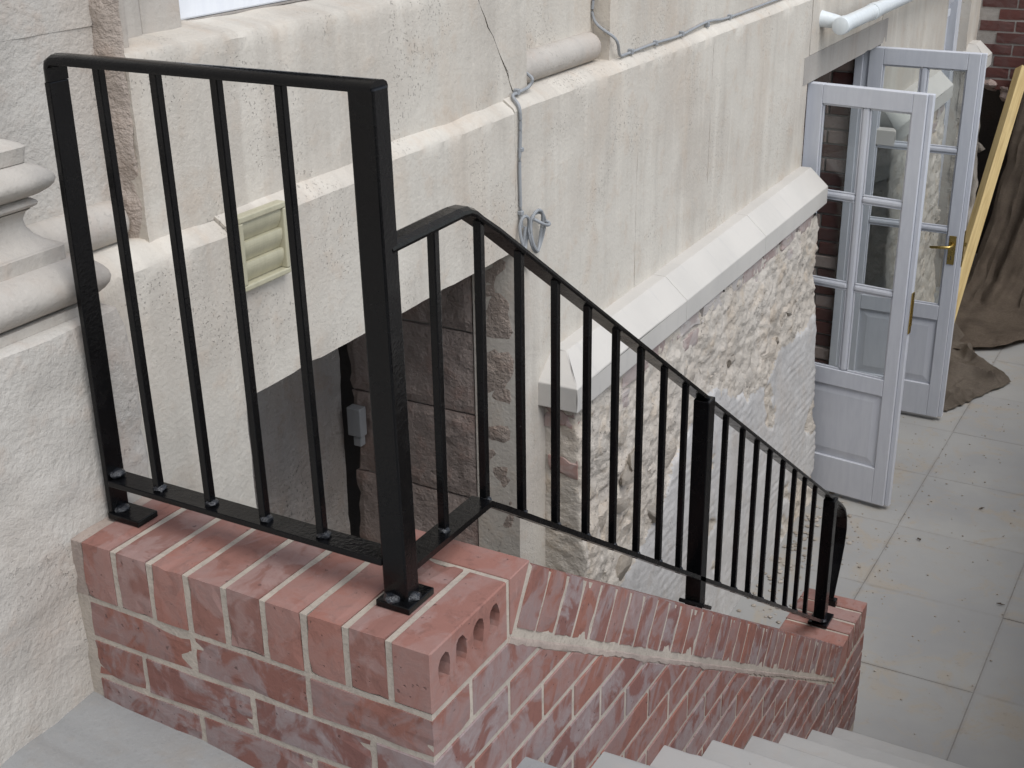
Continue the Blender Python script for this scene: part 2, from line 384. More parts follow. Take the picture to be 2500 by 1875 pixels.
# landing (fills in front of the parapet) and the flight of steps
def landing():
    bm = bmesh.new(); n = 26; G = []
    for i in range(n+1):
        r = []
        for j in range(n+1):
            x = -.2 + 2.6*(i/n)**1.6; y = -2.6 + 2.87*(1-(1-j/n)**1.6)
            z = -.318 - .046*sm(.15, .62, x) + .002*fb(x*4, y*4, 0)
            z += .016*math.exp(-max(0, x+.03)/.035)                  # mortar swept up against the wall
            z += .010*math.exp(-max(0, -y)/.02) * (1 if x < .66 else 0)*(1-sm(.3, .6, x))
            r.append(bm.verts.new((x, y, z)))
        G.append(r)
    for i in range(n):
        for j in range(n): bm.faces.new((G[i][j], G[i+1][j], G[i+1][j+1], G[i][j+1]))
    # skirt
    ring = [G[i][0] for i in range(n+1)] + [G[n][j] for j in range(1, n+1)] + [G[i][n] for i in range(n-1, -1, -1)] + [G[0][j] for j in range(n-1, 0, -1)]
    low = [bm.verts.new((v.co.x, v.co.y, FL-.1)) for v in ring]
    for k in range(len(ring)): bm.faces.new((ring[k], low[k], low[(k+1) % len(ring)], ring[(k+1) % len(ring)]))
    o = obj('landing', bm, M['landing'], None, True); tag(o, kind='structure')
landing()
stairs = thing('staircase', 'pale stone steps going down beside the red brick parapet', 'stairs', (1.3, 1.5, FL))
for k in range(1, 8):
    y0 = .275 + .3045*(k-1); y1 = y0 + .3045; z = -.367 - .1965*k
    st = box('step', .668, 1.79, y0-.02, y1-.018, FL-.05, z-.035, M['mortar_grey'], stairs, 0)
    bm = bmesh.new(); RR = []
    for q in range(61):
        x = .6655 + 1.1295*q/60; e = .0035*fb(x*7, k*3.1, 1, 4); ch = .006*max(0, fb(x*13, k*5.7, 4, 3)-.35); zt = z + .0012*fb(x*3, k, 2, 2)
        RR.append([bm.verts.new((x, yy, zz)) for yy, zz in ((y0-.03, z-.0345), (y0-.03, zt), (y1-.012-ch*2, zt), (y1-.005+e-ch, zt-.0018-ch*.5), (y1-.001+e-ch, zt-.006-ch), (y1+e*.7, zt-.013), (y1, z-.0345))])
    for a_, b_ in zip(RR, RR[1:]):
        for q in range(7): bm.faces.new((a_[q], a_[(q+1) % 7], b_[(q+1) % 7], b_[q]))
    bm.faces.new(RR[0]); bm.faces.new(RR[-1][::-1]); obj('tread', bm, M['tread'], st, True)

rw = box('shade_wall', 1.80, 2.25, .30, 9.2, FL-.05, -.45, M['mortar_grey'], None, .01)  # unseen wall added right of the frame to shade the basement paving
tag(rw, kind='structure')
bk = box('shade_wall_coping', 1.76, 2.29, .28, 9.22, -.4495, -.38, M['coping'], rw, .005)  # top of the same added wall, also out of view
# ------------------------------------------------------------------ the house wall
house = thing('house', 'pale limestone house wall with chamfered ledge, window sill and basement openings', 'building', (-.3, 3, FL))
def zl(y): return .330 + .030*sm(.55, 1.85, y)
def lowprof(y, zb):
    z = zl(y); return [(WX, zb), (WX, z-.012), (WX-.006, z-.002), (WX-.034, z+.018), (WX-.045, z+.022)]
A = M['ashlar']
block('stone_block', lowprof(.3, -2.0), -2.2, .626, -.60, A, house, .03, .005, seed=1)
block('stone_block', lowprof(.9, -.03), .6275, 1.190, -1.3, A, house, .025, .003, .0045, seed=2)
block('stone_block', lowprof(1.5, -.030), 1.1908, 1.768, -1.3, A, house, .025, .003, .0045, seed=3)
block('stone_block', lowprof(2.1, -2.0), 1.771, 2.5694, -.325, A, house, .03, .004, seed=4)
block('stone_block', lowprof(2.6, -2.0), 2.5702, 3.199, -.60, A, house, .03, .004, seed=5)
block('stone_block', lowprof(3, -2.0), 3.2002, 4.335, -.50, A, house, .04, .004, seed=6)
block('stone_block', lowprof(3, .118), 4.338, 5.520, -.60, A, house, .04, .003, seed=7)
block('stone_block', lowprof(3, -2.0), 5.522, 7.02, -.60, A, house, .05, .004, seed=8)
block('stone_block', lowprof(3, -2.0), 7.70, 8.2, -.60, A, house, .06, .004, seed=9)
# mortar backing seen in the open joints
box('joint_backing', -.30, -.1830, 1.0, 4.33, .0, .31, M['ashlar'], house, 0)
box('joint_backing', -.30, -.1830, 2.4, 4.33, -1.9, -.001, M['ashlar'], house, 0)
# grey lintel over the french doors
block('lintel', [(WX+.002, 0.0), (WX+.002, .1165)], 4.27, 5.62, -.50, M['lintel'], house, .05, .0015, .004, seed=10)
# upper wall
def crack(z): 
    t = (z-.37)/.275; return 1.842 - .193*t + .012*fb(z*14, 2, 1, 3) + .006*fb(z*45, 5, 1, 2)
SZ = .690
def uprof(zb, zt): return [(UX, zb), (UX, zt)]
block('stone_block', [(UX, .345), (UX, SZ-.016), (UX-.006, SZ-.004), (UX-.02, SZ+.001), (UX-.20, SZ+.022)], .446, 1.645, -.60, M['ashlar'], house, .025, .005, seed=11,
      warp=lambda t, z: .446 + t*(crack(min(z, .66))-.446))
block('stone_block', uprof(.345, 1.3), 1.65, 1.900, -.60, A, house, .025, .004, seed=12, warp=lambda t, z: (crack(z)+.0022) + t*(1.900-crack(z)-.0022))
block('stone_block', uprof(.345, 1.3), 2.425, 4.2, -.60, A, house, .04, .004, seed=13)
block('stone_block', uprof(.345, 1.3), 4.203, 7.02, -.60, A, house, .06, .004, seed=14)
block('stone_block', uprof(.345, 1.3), 7.70, 8.2, -.60, A, house, .06, .004, seed=15)
box('upper_wall', -.70, -.24, -2.2, 8.2, 1.502, 6.5, M['ashlar'], house, .01)
box('upper_wall', -.70, -.45, 1.905, 8.2, 1.301, 1.5019, M['ashlar'], house, 0)
box('end_gable', -.70, -.45, 8.2, 9.0, FL, 6.5, M['ashlar'], house, 0)
# recessed panels with a roll moulding at the foot
block('recessed_panel', uprof(.335, .735), -2.2, .432, -.60, M['ashlar_rough'], house, .03, .005, seed=16)
block('recessed_panel', uprof(.7355, 1.5), -2.2, .432, -.60, M['ashlar_rough'], house, .03, .005, seed=17)
for o in [c for c in house.children if c.name.startswith('recessed_panel')]:
    for v in o.data.vertices:
        if v.co.x > -.4: v.co.x -= (UX-RX)
block('recessed_panel', [(RX, .34), (RX, 1.3)], 1.903, 2.422, -.60, A, house, .03, .003, seed=18)
# rough-dressed return of the left panel (brown, faces the steps)
def strip():
    bm = bmesh.new(); n = 44; G = []
    for i in range(n+1):
        z = .352 + .95*i/n; r = []
        for k in range(7):
            t = k/6; x = RX-.01 + (UX-RX+.014)*t
            edge = .012*fb(z*16, 3, 2, 3)*t
            y = .431 + .016*t*t + .006*fb(x*30, z*24, 4, 3) + edge + (.010 if z < .46 else 0)*t
            r.append(bm.verts.new((min(x, UX-.004) + .003*fb(z*20, t*3, 9, 2), y, z)))
        r.append(bm.verts.new((UX-.03, .468, z))); G.append(r)
    for i in range(n):
        for k in range(7): bm.faces.new((G[i][k], G[i][k+1], G[i+1][k+1], G[i+1][k]))
    return obj('dressed_return', bm, M['ashlar_warm'], house, True)
strip()
def roll(y0, y1, zc, r, capped=True):
    ys = [y0, y0+.006] + [y0+(y1-y0)*k/10 for k in range(1, 10)] + [y1-.02, y1-.008, y1]
    rr = [r, r] + [r]*9 + [r*.97, r*.85, r*.55]
    tube('roll_moulding', [(RX+.004, y, zc) for y in ys], rr, M['moulding'], house, 20, True, Vector((0, 0, 1)))
roll(-2.2, .430, .390, .0405); roll(1.900, 2.405, .425, .044)
# window above the sill: jamb stones, frame, pane
box('jamb_stone', -.60, -.292, .500, .572, SZ-.02, 1.5, M['moulding'], house, .004, 2)
box('jamb_stone', -.60, -.295, .574, .680, SZ-.02, 1.5, M['moulding'], house, .004, 2)
tube('jamb_roll', [(-.262, .480, z) for z in (SZ-.01, .8, 1.0, 1.5)], .017, M['moulding'], house, 12)
box('jamb_stone', -.60, -.255, .447, .466, SZ-.02, 1.5, M['moulding'], house, .004, 2)
win = obj('window', (lambda b: (bm_box(b, -.39, -.335, .683, 1.60, .704, .775, .004, 2), b)[1])(bmesh.new()), M['upvc'], house)
box('frame', -.39, -.335, .683, .74, .776, 1.5, M['upvc'], win, .004, 2)
box('frame', -.42, -.33, .681, 1.62, .700, .7035, M['mortar_grey'], win, 0)
box('pane', -.37, -.364, .74, 1.60, .776, 1.5, M['glass'], win, 0)
box('blind', -.46, -.45, .68, 1.62, .70, 1.5, M['upvc'], win, 0)

# basement opening beside the railing: reveal stones, board, soffit
def reveal_block(x0, x1, z0, z1, mat, seed, ragged=0.0, name='reveal_stone'):
    nx = max(2, int((x1-x0)/.02)); nz = max(2, int((z1-z0)/.025)); bm = bmesh.new(); G = []
    for i in range(nx+1):
        r = []
        for k in range(nz+1):
            x = x0+(x1-x0)*i/nx; z = z0+(z1-z0)*k/nz
            y = 1.771 + .005*fb(x*9+seed, z*9, seed) + .003*fb(x*35, z*35, seed, 3)
            e = min(i, nx-i, k, nz-k); y += .004 if e == 0 else 0
            if i == 0 and ragged: x += ragged*fb(z*6, seed, 3, 4) + ragged*.5*fb(z*22, seed, 1, 3)
            r.append(bm.verts.new((x, y, z)))
        G.append(r)
    for i in range(nx):
        for k in range(nz): bm.faces.new((G[i][k], G[i+1][k], G[i+1][k+1], G[i][k+1]))
    ring = [G[i][0] for i in range(nx+1)] + [G[nx][k] for k in range(1, nz+1)] + [G[i][nz] for i in range(nx-1, -1, -1)] + [G[0][k] for k in range(nz-1, 0, -1)]
    back = [bm.verts.new((v.co.x, 1.88, v.co.z)) for v in ring]
    for q in range(len(ring)): bm.faces.new((ring[q], back[q], back[(q+1) % len(ring)], ring[(q+1) % len(ring)]))
    bm.faces.new(back); return obj(name, bm, mat, house, False)
zs = [-2.0, -1.62, -1.05, -.64, -.33, -.034]
for k in range(5):
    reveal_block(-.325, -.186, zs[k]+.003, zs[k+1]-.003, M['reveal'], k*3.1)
zs2 = [-2.0, -1.75, -1.45, -1.16, -.84, -.56, -.30, -.034]
for k in range(7):
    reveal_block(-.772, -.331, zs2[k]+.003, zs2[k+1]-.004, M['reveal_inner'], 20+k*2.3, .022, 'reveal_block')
box('reveal_backing', -.735, -.2, 1.786, 1.87, -2.0, -.03, M['mortar_grey'], house, 0)
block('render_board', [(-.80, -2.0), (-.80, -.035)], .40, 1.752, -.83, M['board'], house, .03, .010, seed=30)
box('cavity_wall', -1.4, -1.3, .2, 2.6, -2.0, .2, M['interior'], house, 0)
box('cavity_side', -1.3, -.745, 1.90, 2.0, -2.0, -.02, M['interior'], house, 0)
jb = thing('junction_box', 'small pale grey plastic box fixed beside the dark gap in the basement opening', 'junction box', (-.72, 1.74, -.70))
box('lid', -.765, -.715, 1.728, 1.762, -.70, -.605, M['box'], jb, .003, 2); box('cable_entry', -.750, -.722, 1.735, 1.760, -.735, -.7005, M['box'], jb, .002)

# inside of the french-door opening: far reveal of old brick, frame, back wall
for c in range(26):
    for q in range(4):
        x1 = -.30 - .225*q + (.11 if c % 2 else 0); x0 = x1-.215
        if x1 > -.295: x1 = -.30
        z = FL + .075*c
        if x1-x0 < .04: continue
        j = random.uniform(-.006, .006)
        box('brick', x0, x1, 5.499+j, 5.5212, z, z+.065, M['brick_old'] if random.random() < (.5 if x1 > -.31 else .15) else M['brick_dark'], house, .004)
box('reveal_mortar', -1.3, -.30, 5.511, 5.5214, FL-.05, .12, M['mortar_grey'], house, 0)
box('reveal_mortar', -1.3, -.30, 4.20, 4.335, FL-.05, .12, M['mortar_grey'], house, 0)
box('back_wall', -2.3, -2.2, 3.6, 8.6, FL-.05, 1.2, M['interior'], house, 0)
box('room_ceiling', -2.2, -.602, 3.6, 8.6, .13, .2, M['interior'], house, 0)
box('room_side', -2.2, -1.301, 3.9, 4.0, FL, .12, M['interior'], house, 0)
box('room_side', -2.2, -1.301, 5.9, 6.0, FL, .12, M['interior'], house, 0)
# door frame of the near opening
fr = box('door_frame', -.285, -.20, 5.468, 5.528, FL+.01, -.001, M['door'], house, .004)
box('stop', -.285, -.245, 5.452, 5.467, FL+.01, -.045, M['door'], fr, .002)
box('jamb', -.285, -.20, 4.338, 4.398, FL+.01, -.001, M['door'], fr, .003)
for z in (-.35, -.98, -1.7): box('hinge', -.206, -.196, 5.455, 5.467, z-.045, z+.045, M['brass'], fr, .001)
# second, farther opening with its blue-grey frame
fr = box('door_frame', -.35, -.24, 7.60, 7.70, FL+.01, .9, M['door'], house, .004)
box('frame_bead', -.33, -.29, 7.56, 7.599, FL+.01, .9, M['door'], fr, .003)
box('frame_bead', -.335, -.255, 7.03, 7.07, FL+.01, .9, M['door'], fr, .003)
box('transom', -.34, -.26, 7.071, 7.559, -.03, .03, M['door'], fr, .003)
box('sash_rail', -.325, -.275, 7.071, 7.559, -.115, -.07, M['upvc'], fr, .003)
box('pane', -.305, -.30, 7.071, 7.559, -1.9, -.116, M['glass'], fr, 0)

# ------------------------------------------------------------------ pilaster base on its rough pier
pil = thing('pilaster_base', 'moulded stone pilaster base on a rough pier at left edge', 'column base', (-.1, -.3, -.33))
def ringstack(name, prof, mat, disp=.0, smooth=True, zseg=1):
    bm = bmesh.new(); R = []; N = 10
    for (o, z) in prof:
        X, Y = -.03-o, .194-o; rc = .012; r = []
        pts = [(-.35, Y)] + [(X-.32*(1-t/6)+0*t, Y) for t in range(1, 5)] 
        pts = [(-.35, Y), (-.2, Y)] + [(X-rc+rc*math.cos(a), Y-rc+rc*math.sin(a)) for a in (math.pi/2, math.pi/3, math.pi/6, 0)]
        L = 60
        pts += [(X, Y-rc-.04*k) for k in range(1, L)]
        for (x, y) in pts:
            d = disp*(fb(y*7, z*7, 1, 5)+.6*fb(y*24, z*24, 3, 3))
            r.append(bm.verts.new((x+d, y+d*.5, z)))
        R.append(r)
    for a, b in zip(R, R[1:]):
        for k in range(len(a)-1): bm.faces.new((a[k], a[k+1], b[k+1], b[k]))
    bm.faces.new(R[-1]); bm.faces.new(R[0][::-1])
    o = obj(name, bm, mat, pil, False)
    if smooth:
        for p in o.data.polygons: p.use_smooth = len(p.vertices) == 4
        o.data.set_sharp_from_angle(angle=math.radians(40))
    return o
pz = [(.006*fb(k*.7, 1, 1, 2)+(.0 if k < 24 else 0), -.36 + .683*k/26) for k in range(27)]
ringstack('pier', [(o-.006*(1-sm(.0, .3, z)), z) for o, z in pz] + [(.002, .331), (.010, .3365)], M['ashlar_rough'], .008)
def tor(o_in, o_out, z0, z1, n=9):
    return [(o_in - (o_in-o_out)*math.sin(math.pi*k/(n-1))**.75, z0+(z1-z0)*k/(n-1)) for k in range(n)]
ringstack('fillet', [(.026, .3368), (.026, .352)], M['moulding'], .001)
ringstack('torus', tor(.040, .008, .3522, .424), M['moulding'], .0015)
ringstack('fillet', [(.054, .4242), (.054, .447), (.058, .449)], M['moulding'], .001)
ringstack('scotia', [(.058, .4492), (.072, .457), (.084, .468), (.091, .480), (.093, .492), (.088, .505), (.083, .509)], M['moulding'], .001)
ringstack('bead', tor(.087, .074, .5092, .526, 7), M['moulding'], .0008)
ringstack('torus', tor(.086, .052, .5262, .582), M['moulding'], .0012)
ringstack('fillet', [(.082, .5822), (.079, .606), (.084, .611), (.150, .640)], M['moulding'], .001)
ringstack('shaft', [(.150, .6402), (.150, 1.5)], M['moulding'], .002)

# ------------------------------------------------------------------ brick parapet
par = thing('brick_parapet', 'red brick parapet with sloping brick-on-edge capping beside the steps', 'parapet', (.3325, .10, -.33))
def brick_variants(sx, sy, sz, n=4, mat=None, chip=.0016):
    out = []; S3 = (sx/2, sy/2, sz/2)
    for k in range(n):
        bm = bmesh.new(); bmesh.ops.create_cube(bm, size=2); bmesh.ops.subdivide_edges(bm, edges=list(bm.edges), cuts=3, use_grid_fill=True)
        for v in bm.verts:
            on_ = [abs(abs(v.co[i])-1) < 1e-4 for i in range(3)]; p = [v.co[i]*S3[i] for i in range(3)]
            if sum(on_) >= 2:
                q = random.random()**3*chip*2.2 + chip*.25
                for i in range(3):
                    if on_[i]: p[i] -= math.copysign(q*random.uniform(.4, 1), v.co[i])
            v.co = Vector(p) + Vector((random.uniform(-1, 1), random.uniform(-1, 1), random.uniform(-1, 1)))*.0004
        me = bpy.data.meshes.new('brick'); bm.to_mesh(me); bm.free(); me.materials.append(mat); out.append(me)
    return out
def put(me, loc, parent, rot=None, name='brick'):
    o = bpy.data.objects.new(name, me); COL.objects.link(o); o.parent = parent
    o.location = Vector(loc) - base_of(parent)
    if rot: o.rotation_euler = rot
    return o
jit = lambda a: random.uniform(-a, a)
capv = brick_variants(.0640, .215, .1025, 6, M['brick_top'])
for k in range(8):
    put(capv[k % 6], (.0325+.075*k, .1075+jit(.001), -.05125+jit(.0007)), par, (jit(.004), jit(.006), jit(.006)))
def holed_brick():
    b = box('brick', .6000, .6655, 0, .215, -.1025, 0, M['brick_top'], par, .0022)
    cut = bmesh.new()
    for yc in (.034, .080, .129, .177):
        w = .0145; h0, h1 = -.070, -.018
        pts = []
        for k in range(14):
            a = 2*math.pi*k/14; yy = yc + w*max(-1, min(1, 1.25*math.cos(a))); zz = (h0+h1)/2 + (h1-h0)/2*math.sin(a)
            pts.append((yy+jit(.0018), zz+jit(.0016)))
        Av = [cut.verts.new((.585, p[0], p[1])) for p in pts]; Bv = [cut.verts.new((.68, p[0], p[1])) for p in pts]
        cut.faces.new(Av); cut.faces.new(Bv[::-1])
        for k in range(14): cut.faces.new((Av[k], Bv[k], Bv[(k+1) % 14], Av[(k+1) % 14]))
    c = obj('cutter', cut, M['brick_top'])
    c.location = (-.0, 0, 0)
    for v in c.data.vertices:
        if v.co.x < .6: v.co.x = .612
    m = b.modifiers.new('b', 'BOOLEAN'); m.object = c; m.operation = 'DIFFERENCE'; m.solver = 'EXACT'
    bpy.context.view_layer.update()
    dg = bpy.context.evaluated_depsgraph_get(); me = bpy.data.meshes.new_from_object(b.evaluated_get(dg))
    b.modifiers.clear(); b.data = me; b['label'] = 'corner brick with four open slots in its side'
    bpy.data.objects.remove(c, do_unlink=True)
holed_brick()
# cut wedge brick and the sloping soldiers
prism('brick', [(.2255, -.0005), (.2885, -.0005), (.229, -.1015), (.2255, -.1015)], 'x', .4515, .6655, M['brick_top'], par, .0015)
solv = brick_variants(.215, .0675, .1025, 4, M['brick'])
DY, DZ = .06536, .0439
for k in range(32):
    cy = .3023 + DY*k + CT*.0335 - ST*.05125; cz = -.0167 - DZ*k - ST*.0335 - CT*.05125
    o = put(solv[k % 4], (.5575+jit(.0012), cy, cz+jit(.001)), par, (-TH+jit(.012), jit(.004), jit(.006)))
endv = brick_variants(.215, .065, .1025, 4, M['brick_top'])
prism('brick', [(2.372, -1.4155), (2.452, -1.4155), (2.452, -1.517), (2.312, -1.517)], 'x', .451, .6655, M['brick_top'], par, .0015)
for k in range(1, 4): put(endv[k], (.5575, 2.387+.0325+.075*k, -1.4145-.05125), par, (0, 0, jit(.005)))
# stretcher courses: front face (y=0) and stair side (x=.665)
def clip(poly, f):
    out = []
    for i, p in enumerate(poly):
        q = poly[(i+1) % len(poly)]; a, b = f(p), f(q)
        if a >= 0: out.append(p)
        if a*b < 0: t = a/(a-b); out.append((p[0]+(q[0]-p[0])*t, p[1]+(q[1]-p[1])*t))
    return out
TT = math.tan(TH); UZ0 = -.105; UY0 = .245
zu = lambda y: UZ0 - (y-UY0)*TT
FIL = .021/CT
strv = brick_variants(.215, .1025, .065, 5, M['brick']); hdv = brick_variants(.1025, .1025, .065, 3, M['brick'])
for c in range(5):
    zc = -.1125-.075*c-.0325
    if c % 2 == 0:
        for q in range(3): put(strv[(c+q) % 5], (.1075+.225*q, .05125+jit(.0008), zc), par, (jit(.004), jit(.004), jit(.004)))
    else:
        put(hdv[0], (.05125, .05125, zc), par)
        for q in range(2): put(strv[(c+q+1) % 5], (.22+.225*q, .05125+jit(.0008), zc), par, (jit(.004), jit(.004), jit(.004)))
for c in range(24):
    z0 = -.1125-.075*c-.065; z1 = z0+.065
    ymax = UY0 + (UZ0-FIL-z0)/TT if z0 < UZ0-FIL else UY0
    ymax = min(ymax, 2.678) if z1 > -1.527 else 2.678; ks = max(-1, math.floor((-.367 - z1)/.1965)-1); ymin = max(0, .275 + .3045*(ks-1) - .02)
    y = (.1125 if c % 2 == 0 else 0.0) - .225*0
    if c % 2 == 0 and c >= 5: pass
    while y < 2.70:
        ya, yb = y, min(y+.215, 2.678)
        if yb > ymin and ya < ymax and yb-ya > .02:
            pl = [(ya, z0), (yb, z0), (yb, z1), (ya, z1)]
            rag = jit(.006)
            YS = 2.298
            for pl in (clip(clip(pl, lambda p: (zu(p[0])-FIL+rag) - p[1]), lambda p: YS-p[0]), clip(clip(pl, lambda p: -1.527-p[1]), lambda p: p[0]-YS)):
              if len(pl) >= 3:
                ar = abs(sum(pl[i][0]*pl[(i+1) % len(pl)][1]-pl[(i+1) % len(pl)][0]*pl[i][1] for i in range(len(pl))))/2
                if ar > .0005:
                    if ya < .001 and c < 5: x0 = .563
                    else: x0 = .563
                    dx = jit(.0012)
                    prism('brick', pl, 'x', x0, .665+dx, M['brick'], par, .0018)
        y += .225
# mortar core a little behind the brick faces
core = [(0.0022, -2.05), (0.0022, -.1035), (.2155, -.1035), (.2155, -.0035), (.289, -.0035), (.29, -.006)] + [(.302, -.021), (2.375, -1.4185), (2.676, -1.4185), (2.676, -2.05)]
bmc = prism('mortar', core, 'x', .4535, .6627, M['mortar'], par)
prism('mortar', [(.0022, -2.05), (.0022, -.1032), (.2135, -.1032), (.2135, -2.05)], 'x', -.06, .4533, M['mortar'], par)
prism('mortar', [(.0022, -.1031), (.0022, -.0032), (.2135, -.0032), (.2135, -.1031)], 'x', -.06, -.0004, M['mortar_smear'], par)
for k in range(1, 9): prism('mortar', [(.0018, -.1031), (.0018, -.0025), (.2153, -.0025), (.2153, -.1031)], 'x', .075*k-.0106, .075*k+.0006, M['mortar'], par)
# sloping mortar fillet under the capping
def fillet():
    bm = bmesh.new(); n = 150; G = []
    for i in range(n+1):
        s = -.018 + 2.56*i/n; yb = UY0 + s*CT; zb = UZ0 - s*ST
        w = .0215 + .005*fb(s*7, 1, 3, 3) + .007*fb(s*45, 2, 3, 2); w *= (1-.45*sm(1.2, 2.4, s)); r = []
        for k in range(6):
            t = k/5; q = t*w
            xx = .6652 + .0008*fb(s*12, t*2, 8, 3) + .0005*fb(s*60, t*9, 8, 2)
            q += .004
            r.append(bm.verts.new((xx if 1 < k < 5 else .6612, yb - ST*q*.9, zb - CT*q)))
        r.append(bm.verts.new((.645, yb-ST*w, zb-CT*w))); r.insert(0, bm.verts.new((.645, yb, zb+.002))); G.append(r)
    for i in range(n):
        for k in range(7): bm.faces.new((G[i][k], G[i][k+1], G[i+1][k+1], G[i+1][k]))
    bm.faces.new(G[0]); bm.faces.new(G[-1][::-1])
    return obj('mortar_fillet', bm, M['mortar_smear'], par, True)
fillet()

# ------------------------------------------------------------------ rubble walls with copings
def zc(y): return .0146*(y-1.888)
def coping(parent, y0, y1, hipl, splits, xf=-.05):
    ys = [y0]+splits+[y1]
    for i in range(len(ys)-1):
        a, b = ys[i]+(.001 if i else 0), ys[i+1]-.001; h = .092 if (i == 0 and hipl) else 0
        zA, zB = zc(a), zc(b); L, U, T = -.542, -.466, -.392
        bm = bmesh.new()
        def ring(y, z, dy): return [bm.verts.new(p) for p in ((-.20, y, z+L), (xf, y, z+L), (xf, y, z+U), (-.132, y+dy, z+T), (-.20, y+dy, z+T))]
        r0 = ring(a, zA, h); r1 = ring(b, zB, 0)
        for k in range(5): bm.faces.new((r0[k], r0[(k+1) % 5], r1[(k+1) % 5], r1[k]))
        if h:
            v = bm.verts.new((-.20, a, zA+U)); bm.faces.new((r0[0], r0[1], r0[2], v)); bm.faces.new((v, r0[2], r0[3], r0[4]))
            bm.faces.new((r0[0], v, r0[4]))
        else: bm.faces.new(r0)
        bm.faces.new(r1[::-1])
        bmesh.ops.bevel(bm, geom=list(bm.edges), offset=.0025, segments=2, profile=.5, affect='EDGES')
        obj('coping_stone', bm, M['coping'], parent)
PLL = [(1.9, -1.33), (2.26, -1.28), (2.53, -1.17), (2.63, -1.05), (2.81, -.95), (3.04, -.91), (3.38, -1.06), (3.6, -1.07), (3.85, -1.02), (4.07, -1.02), (4.4, -1.02)]
def pline(y):
    for (a, b), (c, d) in zip(PLL, PLL[1:]):
        if y <= c: return b + (d-b)*max(0, (y-a))/(c-a)
    return PLL[-1][1]
def rubface(y, z, ztop, plaster, seed):
    x = -.080 + .075*max(0, min(1, (ztop-z)/1.4)); ys = y+seed
    pm = 0.0
    if plaster:
        e = pline(y) - z + .05*fb(ys*7, z*7, 2, 4)
        pm = sm(-.012, .012, e)
        hole = fb(ys*2.6+1.7, z*3.1+.4, 5.5, 4); pm *= 1-sm(.26, .34, hole)
    rr = noise.ridged_multi_fractal(Vector((ys*5.5, z*7.5, 1.3)), 1.0, 2.1, 5, 1.0, 2.0)
    rough = .006 + .014*(.5-.45*rr) + .012*fb(ys*4, z*4, 4, 4) + .009*fb(ys*19, z*19, 1, 4) + .006*fb(ys*55, z*55, 2, 3)
    ph = (z - .03*y)*2*math.pi/.036 + 2.6*fb(ys*1.2, z*3.2, 6, 3); gm = sm(.0, .25, fb(ys*1.7, z*1.7, 11, 2)+.18)
    pl = .013 + .005*fb(ys*5, z*5, 3, 3) + .0022*fb(ys*40, z*40, 3, 3) - .0034*max(0, math.sin(ph)*.8+.5*fb(ys*3, z*26, 9, 2))**3*gm
    return x + rough*(1-pm) + pl*pm, pm
def rough_block(w, h, d, seed):
    """squared rubble stone: rough face towards +x, centred on y,z"""
    bm = bmesh.new(); nu, nv = 6, 5; G = []
    for i in range(nu+1):
        r = []
        for k in range(nv+1):
            u, v = i/nu*2-1, k/nv*2-1; e = max(abs(u)**6, abs(v)**6)
            yy = u*w/2*(1+.05*fb(v*2+seed, 1, 1, 2)) + .006*fb(u*3, v*3, seed, 2); zz = v*h/2*(1+.07*fb(u*2+seed, 5, 1, 2)) + .006*fb(u*3, v*3, seed+7, 2)
            xx = .012*fb(u*1.6+seed, v*1.6, seed, 3) + .006*fb(u*5, v*5, seed, 2) - .016*e
            r.append(bm.verts.new((xx, yy, zz)))
        G.append(r)
    for i in range(nu):
        for k in range(nv): bm.faces.new((G[i][k], G[i+1][k], G[i+1][k+1], G[i][k+1]))
    ring = [G[i][0] for i in range(nu+1)] + [G[nu][k] for k in range(1, nv+1)] + [G[i][nv] for i in range(nu-1, -1, -1)] + [G[0][k] for k in range(nv-1, 0, -1)]
    back = [bm.verts.new((-d, q.co.y*.92, q.co.z*.92)) for q in ring]
    for q in range(len(ring)): bm.faces.new((ring[q], back[q], back[(q+1) % len(ring)], ring[(q+1) % len(ring)]))
    bm.faces.new(back); bmesh.ops.recalc_face_normals(bm, faces=bm.faces)
    me = bpy.data.meshes.new('stone'); bm.to_mesh(me); bm.free()
    for p in me.polygons: p.use_smooth = True
    me.set_sharp_from_angle(angle=math.radians(35)); me.materials.append(M['rubble_stone']); return me
